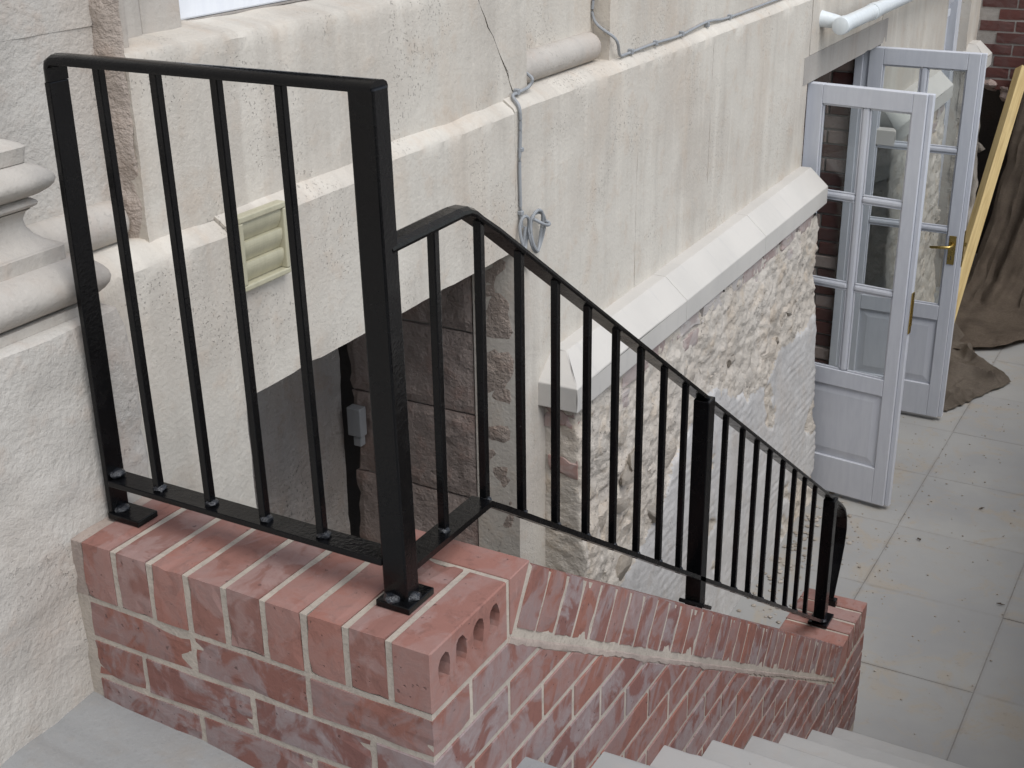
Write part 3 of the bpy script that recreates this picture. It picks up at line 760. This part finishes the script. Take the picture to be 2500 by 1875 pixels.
def rubble(name, label, y0, y1, splits, hipl, seed, xstep=.0085, plaster=True, skip=.3):
    th = thing(name, label, 'stone wall', (-.12, (y0+y1)/2, FL), 'rubble walls under pale copings'); ztop = -.545 + zc(y0)
    ny = int((y1-y0)/xstep); nz = int((ztop-FL+.03)/xstep); xw = -.19; V = []; F = []; fm = []; PM = []
    for j in range(ny+1):
        for i in range(nz+1):
            y = y0+(y1-y0)*j/ny; z = FL-.03+(ztop-FL+.03)*i/nz
            x, pm = rubface(y, z, ztop, plaster, seed)
            w = sm(ny-14, ny, j); yy = y + w*(.035*fb(z*4, seed, 1, 4) + .014*fb(z*20, seed, 5, 3) + (.035*sm(-.8, -1.9, z) if plaster else 0))
            if w > .9: x -= .012*(w-.9)*10
            V.append((x, yy, z)); PM.append(pm)
    for j in range(ny):
        for i in range(nz):
            a = j*(nz+1)+i; F.append((a, a+nz+1, a+nz+2, a+1)); fm.append(1 if PM[a] > .5 else 0)
    n0 = len(V); ND = 10
    for j in (0, ny):
        for q in range(1, ND+1):
            for i in range(nz+1):
                p = V[j*(nz+1)+i]; t = q/ND; xx = p[0] + (xw-p[0])*t
                V.append((xx, p[1] + (.006*fb(xx*30, p[2]*30, 3, 3) + .008*fb(xx*9, p[2]*9, 3, 3))*math.sin(math.pi*t), p[2]))
    for s_, j in enumerate((0, ny)):
        for q in range(ND):
            A0 = j*(nz+1) if q == 0 else n0 + (s_*ND+q-1)*(nz+1); B0 = n0 + (s_*ND+q)*(nz+1)
            for i in range(nz):
                F.append((A0+i, A0+i+1, B0+i+1, B0+i) if s_ == 0 else (A0+i+1, A0+i, B0+i, B0+i+1)); fm.append(0)
    me = bpy.data.meshes.new('rubble_core'); me.from_pydata(V, [], F)
    me.materials.append(M['rubble_mortar']); me.materials.append(M['lime_plaster'])
    me.polygons.foreach_set('material_index', fm); me.polygons.foreach_set('use_smooth', [True]*len(F)); me.update()
    o = bpy.data.objects.new('rubble_core', me); COL.objects.link(o); o.parent = th; o.location = -th.location
    coping(th, y0-.042, y1+.035, hipl, splits)
    rnd = random.Random(int(seed*10)+5); z = ztop-.165; row = 0
    while z > FL+.03:
        h = rnd.uniform(.075, .135); y = y0 + rnd.uniform(.03, .12)
        while y < y1-.02:
            w = rnd.uniform(.10, .29); yc, zz = y+w/2, z-h/2
            if yc+w/2 < y1+.01 and rnd.random() > skip:
                x, pm = rubface(yc, zz, ztop, plaster, seed)
                if pm < .35 and (not plaster or zz - h*.4 > pline(yc)):
                    x = -.080 + .075*max(0, min(1, (ztop-zz)/1.4))
                    o = put(rough_block(w*.93, h*.88, .05, rnd.uniform(0, 90)), (x+rnd.uniform(-.008, .010), yc, zz), th, (rnd.uniform(-.09, .09), rnd.uniform(-.08, .08), rnd.uniform(-.07, .07)), 'stone')
            y += w + rnd.uniform(.005, .03)
        z -= h + rnd.uniform(.004, .018); row += 1
    # a few angular lumps standing proud
    lumps = [rock(100+k+seed, 1, 1, 1) for k in range(5)]
    for m in lumps: m.materials.append(M['rubble_stone'])
    for k in range(int(9*(y1-y0))):
        y = rnd.uniform(y0+.2, y1-.02); zz = rnd.uniform(-1.25, ztop-.2); x, pm = rubface(y, zz, ztop, plaster, seed)
        if pm < .3:
            o = put(rnd.choice(lumps), (x-.006, y, zz), th, (rnd.uniform(-.8, .8), rnd.uniform(-.4, .4), rnd.uniform(-.4, .4)), 'stone'); q = rnd.uniform(.6, 1.2); o.scale = (.024*q, .05*q, .026*q)
    # brick courses right under the coping, and toothed into the near end
    bs = brick_variants(.09, .205, .062, 5, M['brick_pale'], .004)
    for c in range(2):
        y = y0+.11+.06*c
        while y < y1-.20:
            if rnd.random() < (.85 if c == 0 else .5):
                zz = ztop-.036-.075*c+zc(y)-zc(y0)
                put(rnd.choice(bs), (-.080-.038+rnd.uniform(0, .010), y+.1, zz), th, (rnd.uniform(-.03, .03), rnd.uniform(-.03, .03), rnd.uniform(-.04, .04)))
            y += .218
    bs2 = brick_variants(.100, .13, .066, 3, M['brick_faded'], .006)
    for c in range(3 if plaster else 0):
        put(bs2[c % 3], (-.130+.006*c, y0+.058+(.02 if c % 2 else 0), ztop-.045-.079*c), th, (0, rnd.uniform(-.03, .03), rnd.uniform(-.05, .05)))
    if plaster:
        z = ztop-.30
        while z > FL+.1:
            h = rnd.uniform(.16, .24); me = rough_block(.115, h*.95, .07, rnd.uniform(0, 90))
            o = put(me, (-.118, y0+.004, z-h/2), th, (0, 0, -math.pi/2), 'stone'); z -= h+.008
    return th
rubble('rubble_wall', 'long rubble wall with patchy lime plaster and pale coping, nearest the railing', 1.93, 4.290, [2.72, 3.52], True, 0.0, .0085, True, .28)
rubble('rubble_wall', 'short rubble wall with hipped coping seen through the french doors', 5.50, 6.735, [], True, 4.3, .016, False, .05)
rubble('rubble_wall', 'stub of rubble wall with coping beside the far brick wall', 7.70, 7.86, [], True, 9.1, .03, False, .1)

# ------------------------------------------------------------------ black iron railing
rail = thing('railing', 'black painted iron railing on the brick parapet, stepping down the stairs', 'railing', (.55, .1, 0))
I = M['iron']
def bar(name, x0, x1, y0, y1, z0, z1, parent=rail, bev=.0015, mat=I): return box(name, x0, x1, y0, y1, z0, z1, mat, parent, bev, 2)
def lean(o, k=-.018, zb=0.0):
    for v in o.data.vertices: v.co.x += k*(v.co.z-zb)
    return o
def welds(x, y, z, r=.012, parent=None):
    bm = bmesh.new(); bmesh.ops.create_icosphere(bm, subdivisions=2, radius=1)
    for v in bm.verts:
        p = v.co; q = 1+.25*fb(p.x*2+x*9, p.y*2+y*9, p.z*2, 2); v.co = Vector((x+p.x*r*q, y+p.y*r*q, z+p.z*r*.55*q))
    return obj('weld', bm, M['weld'], parent or rail, True)
# panel across the landing
lp = bar('post', -.0150, -.0045, .0802, .1178, .004, .715)
bar('foot_plate', -.012, .055, .076, .122, .001, .012, lp)
welds(-.002, .098, .013, .014, lp); welds(-.001, .098, .078, .014, lp)
dprof = [(-.019, -.004), (.019, -.004), (.0195, .001), (.017, .006), (.010, .0095), (0, .0105), (-.010, .0095), (-.017, .006), (-.0195, .001)]
sweep_bar('handrail', [(-.0085, .099, .7155), (-.0085, .099, .734), (-.0065, .099, .741), (0, .099, .7445), (.03, .099, .745), (.30, .099, .747), (.560, .099, .749)], dprof, I, rail, Vector((0, -1, 0)), True)
bar('bottom_rail', -.003, .535, .078, .120, .062, .072)
for x in (.0925, .200, .309, .418):
    b = lean(bar('baluster', x-.0065, x+.0065, .0905, .1035, .072, .742)); welds(x+.001, .097, .075, .0115, b)
rp = lean(bar('post', .5350, .5760, .080, .114, .006, .751, bev=.003), -.016)
bar('foot_plate', .530, .588, .066, .134, .001, .012, rp); welds(.552, .078, .014, .014, rp); welds(.574, .097, .014, .014, rp)
# run down the stairs, in the plane x = XB
XB = .556; KP = (XB-1.5261)/(.572-1.5261); SL = .684
def PY(y): return -1.2820 + (y+1.2820)*KP
def PZ_(z): return 1.0565 + (z-1.0565)*KP
Y0H, Y0B = PY(.287), PY(.305); ZH0, ZB0 = PZ_(.552), PZ_(.074)
def zh(y): return ZH0 if y < Y0H else ZH0 - SL*(y-Y0H)
def zb(y): return ZB0 if y < Y0B else ZB0 - .6805*(y-Y0B)
hp = [(.114, .552), (.255, .554), (.278, .552), (.295, .545), (.312, .533)] + [(y, .553-SL*(y-.287)) for y in (.36, .6, .9, 1.2, 1.6, 2.0, 2.3, 2.47)]
hp += [(2.545, -.992), (2.590, -1.030), (2.618, -1.072), (2.630, -1.120), (2.622, -1.180), (2.595, -1.245), (2.560, -1.310), (2.545, -1.345), (2.552, -1.365)]
hp = [(XB-.007, PY(y) if k else .100, PZ_(z)) for k, (y, z) in enumerate(hp)]
hprof = [(-.0185, -.010), (.0185, -.010), (.0195, -.006), (.018, -.001), (.010, .0025), (-.010, .0025), (-.018, -.001), (-.0195, -.006)]
sweep_bar('handrail', hp, hprof, I, rail, Vector((1, 0, 0)), False)
br_ = [(XB, .100, ZB0-.002), (XB, Y0B-.002, ZB0-.002), (XB, Y0B+.004, ZB0-.006)] + [(XB, y, zb(y)-.002) for y in (.37, .8, 1.3, 1.8, PY(2.42))]
sweep_bar('bottom_rail', br_, [(-.019, -.005), (.019, -.005), (.019, .005), (-.019, .005)], I, rail, Vector((1, 0, 0)))
for y in (.191, .313, .432, .554, .675, .795, .911, 1.031, 1.152, 1.415, 1.540, 1.656, 1.770, 1.892, 2.010, 2.118, 2.236):
    y = PY(y); z0 = zb(y)-.006; z1 = zh(y)-.006
    b = bar('baluster', XB-.0065, XB+.0065, y-.0065, y+.0065, z0, z1); welds(XB+.002, y-.002, zb(y)+.004, .010, b)
for y, nm in ((PY(1.268), 0), (PY(2.430), 1)):
    zbase = (-.0167 - (y-.3023)*TT) if nm == 0 else -1.4145
    p = bar('post', XB-.019, XB+.019, y-.019, y+.019, zbase+.004, zh(y)-.007, bev=.002)
    if nm == 0:
        f = bm = bmesh.new(); bm_box(bm, -.032, .032, -.034, .034, -.005, .005, .002, 1)
        f = obj('foot_plate', bm, I, p, loc=(XB, y+.003, zbase+.007)); f.rotation_euler = (-TH, 0, 0)
    else: bar('foot_plate', XB-.03, XB+.034, y-.038, y+.045, zbase+.001, zbase+.012, p)
    welds(XB+.015, y-.017, zbase+.016, .012, p)
bar('stay', XB-.012, XB+.02, PY(2.535), PY(2.560), PZ_(-1.378), PZ_(-1.352))

# ------------------------------------------------------------------ vent on the wall
vent = thing('air_vent', 'cream plastic wall vent with three louvres behind the railing', 'vent', (-.17, .707, .20))
y0, y1, z0, z1 = .634, .780, .200, .352
for a in ((y0, y1, z1-.013, z1), (y0, y1, z0, z0+.012), (y0, y0+.011, z0+.0121, z1-.0131), (y1-.011, y1, z0+.0121, z1-.0131)):
    box('frame', WX-.004, WX+.020, a[0], a[1], a[2], a[3], M['vent'], vent, .0025, 2)
for k in range(3):
    za = z0+.014+.0422*k; pl = []
    for q in range(9):
        t = q/8; pl.append((WX+.002+.012*math.sin(t*math.pi*.62+.1), za+.0412*t))
    pl += [(WX-.004, za+.0412), (WX-.004, za)]
    prism('louvre', pl, 'y', y0+.0115, y1-.0115, M['vent'], vent)

# ------------------------------------------------------------------ cable clipped along the ledge
cab = thing('electric_cable', 'thin grey cable clipped along the ledge, ending in a hanging coil', 'cable', (-.18, 1.8, .0))
def spl(P, n=8):
    P = [Vector(p) for p in P]; out = []
    for i in range(len(P)-1):
        a = P[max(0, i-1)]; b = P[i]; c = P[i+1]; d = P[min(len(P)-1, i+2)]
        for k in range(n):
            t = k/n; out.append(.5*((2*b)+(c-a)*t+(2*a-5*b+4*c-d)*t*t+(3*b-a-3*c+d)*t**3))
    return out+[P[-1]]
CR = .0046
tube('run', spl([(RX+.008, 2.408, .95), (RX+.008, 2.408, .60), (RX+.010, 2.410, .50), (UX+.018, 2.425, .445), (UX+.012, 2.47, .392), (UX+.008, 2.53, .386), (UX+.008, 2.75, .388), (UX+.008, 2.95, .384), (UX+.008, 3.2, .398), (UX+.008, 3.4, .387), (UX+.008, 3.9, .390), (UX+.008, 4.6, .39)]), CR, M['cable'], cab)
tube('run', spl([(RX+.01, 1.912, .44), (UX+.012, 1.905, .415), (UX+.010, 1.893, .392), (UX+.010, 1.83, .386), (UX+.012, 1.800, .382), (WX+.004, 1.787, .357), (WX+.006, 1.788, .30), (WX+.006, 1.782, .20), (WX+.006, 1.785, .08), (WX+.006, 1.790, .03)]), CR, M['cable'], cab)
for (y, z) in ((1.789, .245), (1.786, .072)): box('clip', WX-.002, WX+.013, y-.007, y+.007, z-.006, z+.006, M['cable'], cab, .002)
for y in (2.56, 2.75, 2.97, 3.2, 3.42, 1.83): box('clip', UX-.002, UX+.016, y-.006, y+.006, .380, .397, M['cable'], cab, .002)
for k, (cy2, cz2, a, b, ph) in enumerate([(1.792, .012, .021, .050, .3), (1.852, .002, .043, .056, 0.0), (1.842, .010, .031, .058, .6)]):
    tube('coil', [(WX+.014+.006*k+.005*math.sin(q*2*math.pi/28*2+ph), cy2+a*math.sin(q*2*math.pi/28+ph*.12), cz2+b*math.cos(q*2*math.pi/28)) for q in range(29)], CR, M['cable'], cab)
tube('tie', spl([(WX+.030, 1.815, .050), (WX+.044, 1.835, .035), (WX+.046, 1.865, .022), (WX+.036, 1.895, .018), (WX+.028, 1.885, .028)]), CR, M['cable'], cab)
tube('tail', spl([(WX+.012, 1.80, .03), (WX+.008, 1.795, -.02), (WX+.007, 1.80, -.07), (WX+.012, 1.825, -.10)]), CR, M['cable'], cab)

# ------------------------------------------------------------------ white waste pipe
pp = thing('waste_pipe', 'white plastic waste pipe running along the wall above the french doors', 'pipe', (-.1, 4.42, .2))
PX, PZ, PR = -.085, .232, .034
tube('pipe', [(PX, y, PZ) for y in (4.49, 5.0, 6.0, 7.5)], PR, M['pipe'], pp, 24)
tube('end_cap', [(PX, 4.430, PZ), (PX, 4.4325, PZ), (PX, 4.44, PZ), (PX, 4.489, PZ)], [PR*.96, PR*1.08, PR*1.12, PR*1.12], M['pipe'], pp, 24)
tube('wall_socket', [(PX+.004, 4.475, PZ+.004), (PX-.035, 4.476, PZ+.012), (WX+.012, 4.47, PZ+.020), (WX-.01, 4.468, PZ+.020)], [.026, .030, .034, .040], M['pipe'], pp, 20)
tube('collar', [(PX, 4.92, PZ), (PX, 4.98, PZ)], PR*1.12, M['pipe'], pp, 24)

# ------------------------------------------------------------------ french doors
def french_door(label, hinge, free, handle):
    hx, hy = hinge; d = Vector((free[0]-hx, free[1]-hy, 0)); Wd = d.length; ang = math.atan2(d.y, d.x)
    t = thing('french_door', label, 'door', (hx, hy, FL), 'pair of open french doors'); t.rotation_euler = (0, 0, ang)
    TZ, BZ, T = -.006-FL, -1.915-FL, .042
    def part(name, u0, u1, z0, z1, w0=0.0, w1=T, mat=M['door'], parent=t, bev=.003):
        bm = bmesh.new(); bm_box(bm, u0, u1, w0, w1, z0-FL, z1-FL, bev, 2); o = obj(name, bm, mat); o.parent = parent; return o
    part('stile', 0, .072, -1.915, -.006); part('stile', Wd-.070, Wd-.012, -1.915, -.006)
    part('meeting_edge', Wd-.0115, Wd+.010, -1.915, -.006, .014, T)
    part('top_rail', .0722, Wd-.0702, -.088, -.0061); part('lock_rail', .0722, Wd-.0702, -1.372, -1.292); part('bottom_rail', .0722, Wd-.0702, -1.9149, -1.735)
    mu = (.0722+Wd-.0702)/2
    part('glazing_bar', mu-.016, mu+.016, -1.2918, -.0882, .004, T-.004, bev=.009)
    us = (.0722, mu-.0161, mu+.0161, Wd-.0702); zz = (-1.2918, -.902, -.874, -.498, -.470, -.0882)
    for zb_ in ((-.902, -.874), (-.498, -.470)):
        for a, b in ((us[0], us[1]), (us[2], us[3])): part('glazing_bar', a, b, zb_[0], zb_[1], .004, T-.004, bev=.009)
    for a, b in ((us[0], us[1]), (us[2], us[3])):
        for c, e in ((-1.2918, -.902), (-.874, -.498), (-.470, -.0882)):
            pn = part('pane', a+.0005, b-.0005, c+.0005, e-.0005, .019, .023, M['glass'], bev=0)
            # putty bead round each pane
            bd = bmesh.new()
            for (p0, p1, q0, q1) in ((a, b, c, c+.008), (a, b, e-.008, e), (a, a+.008, c+.0081, e-.0081), (b-.008, b, c+.0081, e-.0081)):
                bm_box(bd, p0+.0003, p1-.0003, .0095, .0185, q0-FL+.0003, q1-FL-.0003, .002, 1)
            o = obj('bead', bd, M['door']); o.parent = pn
    pl = part('panel', .0722, Wd-.0702, -1.735, -1.372, .015, .027, bev=0)
    f = bmesh.new(); a, b, c, e = .0722, Wd-.0702, -1.735-FL, -1.372-FL
    o1 = [(a, c), (b, c), (b, e), (a, e)]; m = .042; i1 = [(a+m, c+m), (b-m, c+m), (b-m, e-m), (a+m, e-m)]
    Vo = [f.verts.new((p[0], .0148, p[1])) for p in o1]; Vi = [f.verts.new((p[0], .0075, p[1])) for p in i1]
    for k in range(4): f.faces.new((Vo[k], Vo[(k+1) % 4], Vi[(k+1) % 4], Vi[k]))
    f.faces.new(Vi); o = obj('raised_field', f, M['door']); o.parent = pl
    if handle:
        hpz = part('back_plate', Wd-.058, Wd-.022, -1.062, -.912, -.004, -.0002, M['brass'], bev=.001)
        def rod(name, pts, r):
            o = tube(name, pts, r, M['brass'], None, 10); o.parent = hpz
        rod('lever', [(Wd-.040, -.004, -.962-FL), (Wd-.040, -.030, -.962-FL), (Wd-.050, -.044, -.963-FL), (Wd-.085, -.046, -.966-FL), (Wd-.135, -.044, -.972-FL), (Wd-.140, -.036, -.973-FL)], [.010, .0085, .0075, .007, .007, .006])
        kb = part('keyhole', Wd-.0425, Wd-.0375, -1.038, -1.018, -.0046, -.0041, M['interior'], hpz, 0)
        part('lock_edge', Wd+.0102, Wd+.0125, -1.075, -.885, .016, .036, M['brass'], bev=.0005)
        part('latch', Wd+.0126, Wd+.024, -.965, -.945, .018, .032, M['brass'], bev=.001)
    else:
        e1 = part('flush_bolt', Wd+.0102, Wd+.0150, -1.055, -.865, .012, .038, M['brass'], bev=.001)
        part('bolt_slide', Wd+.0151, Wd+.019, -1.02, -.90, .019, .030, M['brass'], e1, .001)
    return t
french_door('primed white french door leaf nearest the steps, with brass edge bolt', (-.195, 4.392), (.340, 4.330), False)
french_door('primed white french door leaf farther away, with brass lever handle', (-.216, 5.455), (.332, 5.455), True)

# ------------------------------------------------------------------ end wall of old red brick
ew = thing('end_wall', 'dark red brick wall closing the far end of the passage', 'brick wall', (.6, 8.1, FL))
ov = brick_variants(.215, .1025, .065, 5, M['brick_old'])
hole = lambda x, z: -.16 < x < .42 and -1.6 < z < -.62 + .12*fb(x*7, 1, 2, 2)
for c in range(-8, 8):
    z = -.555 + .075*c + .0325
    for q in range(6):
        x = -.06 + .225*q + (.1125 if c % 2 else 0)
        if hole(x, z): continue
        put(ov[(c*2+q) % 5], (x, 8.05125+jit(.003), z), ew, (jit(.006), jit(.006), jit(.006)))
prism('mortar', [(-.178, -.60), (2.4, -.60), (2.4, 1.2), (-.178, 1.2)], 'y', 8.006, 8.2, M['mortar_grey'], ew)
prism('mortar', [(.42, FL), (2.4, FL), (2.4, -.601), (.42, -.601)], 'y', 8.006, 8.2, M['mortar_grey'], ew)
box('cavity', -.25, .6, 8.6, 8.7, FL, 0, M['interior'], ew, 0)
box('cavity', .55, .65, 8.201, 8.6, FL, 0, M['interior'], ew, 0)
rk = [rock(400+k, 1, 1, 1) for k in range(5)]
for m in rk: m.materials.append(M['brick_dark'])
for k in range(16):
    x = random.uniform(-.17, .40); z = -.60 + random.uniform(-.08, .03) - .5*(1 if k % 4 == 0 else 0)*random.random()
    o = put(rk[k % 5], (x if k % 4 else -.15+jit(.04), 8.03+jit(.02), z), ew, (jit(.4), jit(.4), jit(.4)), 'stone'); o.scale = (random.uniform(.03, .06), .04, random.uniform(.025, .04))

# ------------------------------------------------------------------ plank and burlap
pk = thing('timber_plank', 'pale sawn timber plank leaning against the far brick wall', 'plank', (0.095, 6.474, FL))
a, b = Vector((0.095, 6.474, FL+.002)), Vector((0.140, 7.955, -0.478)); L = (b-a).length
bm = bmesh.new(); bm_box(bm, -.034, .034, -.034, .034, 0, L, .002, 1)
o = obj('board', bm, M['wood'], pk, loc=a); o.rotation_euler = ((b-a).to_track_quat('Z', 'Y') @ Matrix.Rotation(.80, 3, 'Z').to_quaternion()).to_euler()
def drape():
    bm = bmesh.new(); nx, nt_ = 120, 70; G = []
    path = [(7.97, -.25), (7.93, -.60), (7.84, -1.1), (7.74, -1.5), (7.62, -1.78), (7.48, -1.90), (7.30, -1.928), (7.10, -1.932)]
    for i in range(nx+1):
        s = i/nx; r = []
        for j in range(nt_+1):
            t = j/nt_; q = t*(len(path)-1); k = min(int(q), len(path)-2); f = q-k
            y = path[k][0]*(1-f)+path[k+1][0]*f; z = path[k][1]*(1-f)+path[k+1][1]*f
            x = .215 - .20*min(1, t*1.5) + s*(1.25+.25*t)
            fold = (1-2.2*abs(fb(s*7.5+.9*t, t*.9, 3, 2)))*.9 + .45*math.sin(s*27+3.5*math.sin(s*5)+2*t) + .4*fb(s*22+2*t, t*2.5, 6, 3)
            amp = .075*(.35+.65*sm(.0, .5, t))*(1-.55*sm(.75, 1, t)); y -= (.55*sm(.78, 1, t) + .10*sm(.4, .8, t))*sm(.55, .05, s)
            y2 = y - amp*fold - .03*fb(x*3, z*3, 1, 3) - .12*sm(.7, 1, t)*fb(s*5, 1, 1, 2)
            z2 = z + .018*sm(.75, .9, t)*(fold+1)*.6 + .010*sm(.8, 1, t)*(1+fb(x*9, y*9, 2, 3))
            if t > .88: z2 = max(z2, FL+.004)
            r.append(bm.verts.new((x+.02*fb(z*4, s*5, 3, 2), y2, max(z2, FL+.003))))
        G.append(r)
    for i in range(nx):
        for j in range(nt_): bm.faces.new((G[i][j], G[i+1][j], G[i+1][j+1], G[i][j+1]))
    bmesh.ops.solidify(bm, geom=list(bm.faces), thickness=.003)
    o = obj('burlap_curtain', bm, M['burlap'], None, True); tag(o, 'brown burlap sheet hanging in folds over the far brick wall', 'burlap sheet')
drape()
def crumple():
    bm = bmesh.new(); n = 90; G = []
    c = [Vector((-.10, 5.62)), Vector((.335, 5.60)), Vector((.585, 6.16)), Vector((.30, 7.05)), Vector((-.15, 6.9))]
    A_, B_, C_, D_ = Vector((-.15, 5.58)), Vector((.345, 5.60)), Vector((.575, 6.17)), Vector((.0, 7.0))
    for i in range(n+1):
        r = []
        for j in range(n+1):
            u, v = i/n, j/n; p = A_*(1-u)*(1-v) + B_*u*(1-v) + C_*u*v + D_*(1-u)*v
            p += Vector((.03*fb(u*4, v*4, 1, 3), .04*fb(u*4, v*4, 7, 3)))
            rid = 1-abs(fb(p.x*3.2+1, p.y*2.6, 3, 2))*2.2; rid2 = 1-abs(fb(p.x*7+5, p.y*6, 8, 2))*2.4
            e = min(u, 1-u, v, 1-v)
            z = FL + .006 + (.060*max(0, rid)**2 + .016*max(0, rid2)**2 + .008*(1+fb(p.x*9, p.y*9, 2, 2)))*(.15+.85*sm(0, .12, e)) + .10*sm(.55, 1, v)*sm(.5, 0, u)
            r.append(bm.verts.new((p.x, p.y, max(z, FL+.004))))
        G.append(r)
    for i in range(n):
        for j in range(n): bm.faces.new((G[i][j], G[i+1][j], G[i+1][j+1], G[i][j+1]))
    bmesh.ops.solidify(bm, geom=list(bm.faces), thickness=.003)
    o = obj('burlap_sack', bm, M['burlap_dry'], None, True); tag(o, 'crumpled brown burlap lying on the paving behind the farther door leaf', 'burlap sheet')
crumple()

# ------------------------------------------------------------------ crumbs, twigs
def crumbs():
    bm = bmesh.new(); rnd = random.Random(3)
    def add(x, y, z, r):
        g = bmesh.ops.create_icosphere(bm, subdivisions=1, radius=1)
        for v in g['verts']: v.co = Vector((x+v.co.x*r*rnd.uniform(.7, 1.5), y+v.co.y*r*rnd.uniform(.7, 1.5), z+r*.4+v.co.z*r*.6))
    for k in range(420):
        y = rnd.uniform(2.7, 6.5); x = .02 + abs(rnd.gauss(0, .5)); add(x, y, FL, rnd.uniform(.0018, .005))
    for k in range(160):
        y = rnd.uniform(3.2, 4.4); x = .03+abs(rnd.gauss(0, .10)); add(x, y, FL, rnd.uniform(.004, .011))
    for k in range(30): add(rnd.uniform(.68, 1.3), rnd.uniform(.3, 2.3), -3, .003)
    o = obj('rubble_crumbs', bm, M['debris']); tag(o, 'plaster crumbs scattered over the paving', 'debris', kind='stuff')
    bad = [v.index for v in o.data.vertices if v.co.z < -2.5]
    b2 = bmesh.new(); b2.from_mesh(o.data); bmesh.ops.delete(b2, geom=[v for v in b2.verts if v.co.z < -2.5], context='VERTS'); b2.to_mesh(o.data); b2.free()
crumbs()
tw = tube('twig', spl([(.20, -.115, -.312), (.225, -.105, -.305), (.27, -.135, -.309), (.335, -.155, -.322)]), .0012, M['twig'], None, 5)
tag(tw, 'thin curved twig lying on the pale landing', 'twig')
for (x, y, a, lb) in ((.95, 3.75, .3, 'curled dry leaf on the paving near the right frame edge'), (.55, 4.12, 1.9, 'dry leaf on the paving just below the nearer door leaf'), (.72, 4.55, .9, 'dry leaf on the paving right of the nearer door leaf')):
    pts = [(x+.03*t*math.cos(a)+.006*math.sin(t*5), y+.03*t*math.sin(a)+.006*math.cos(t*4), FL+.006+.004*math.sin(t*3)) for t in (0, .4, .8, 1.2)]
    o = tube('dry_leaf', pts, [.0012, .0042, .003, .0008], M['twig'], None, 6)
    tag(o, lb, 'leaf', 'dry leaves on the paving')
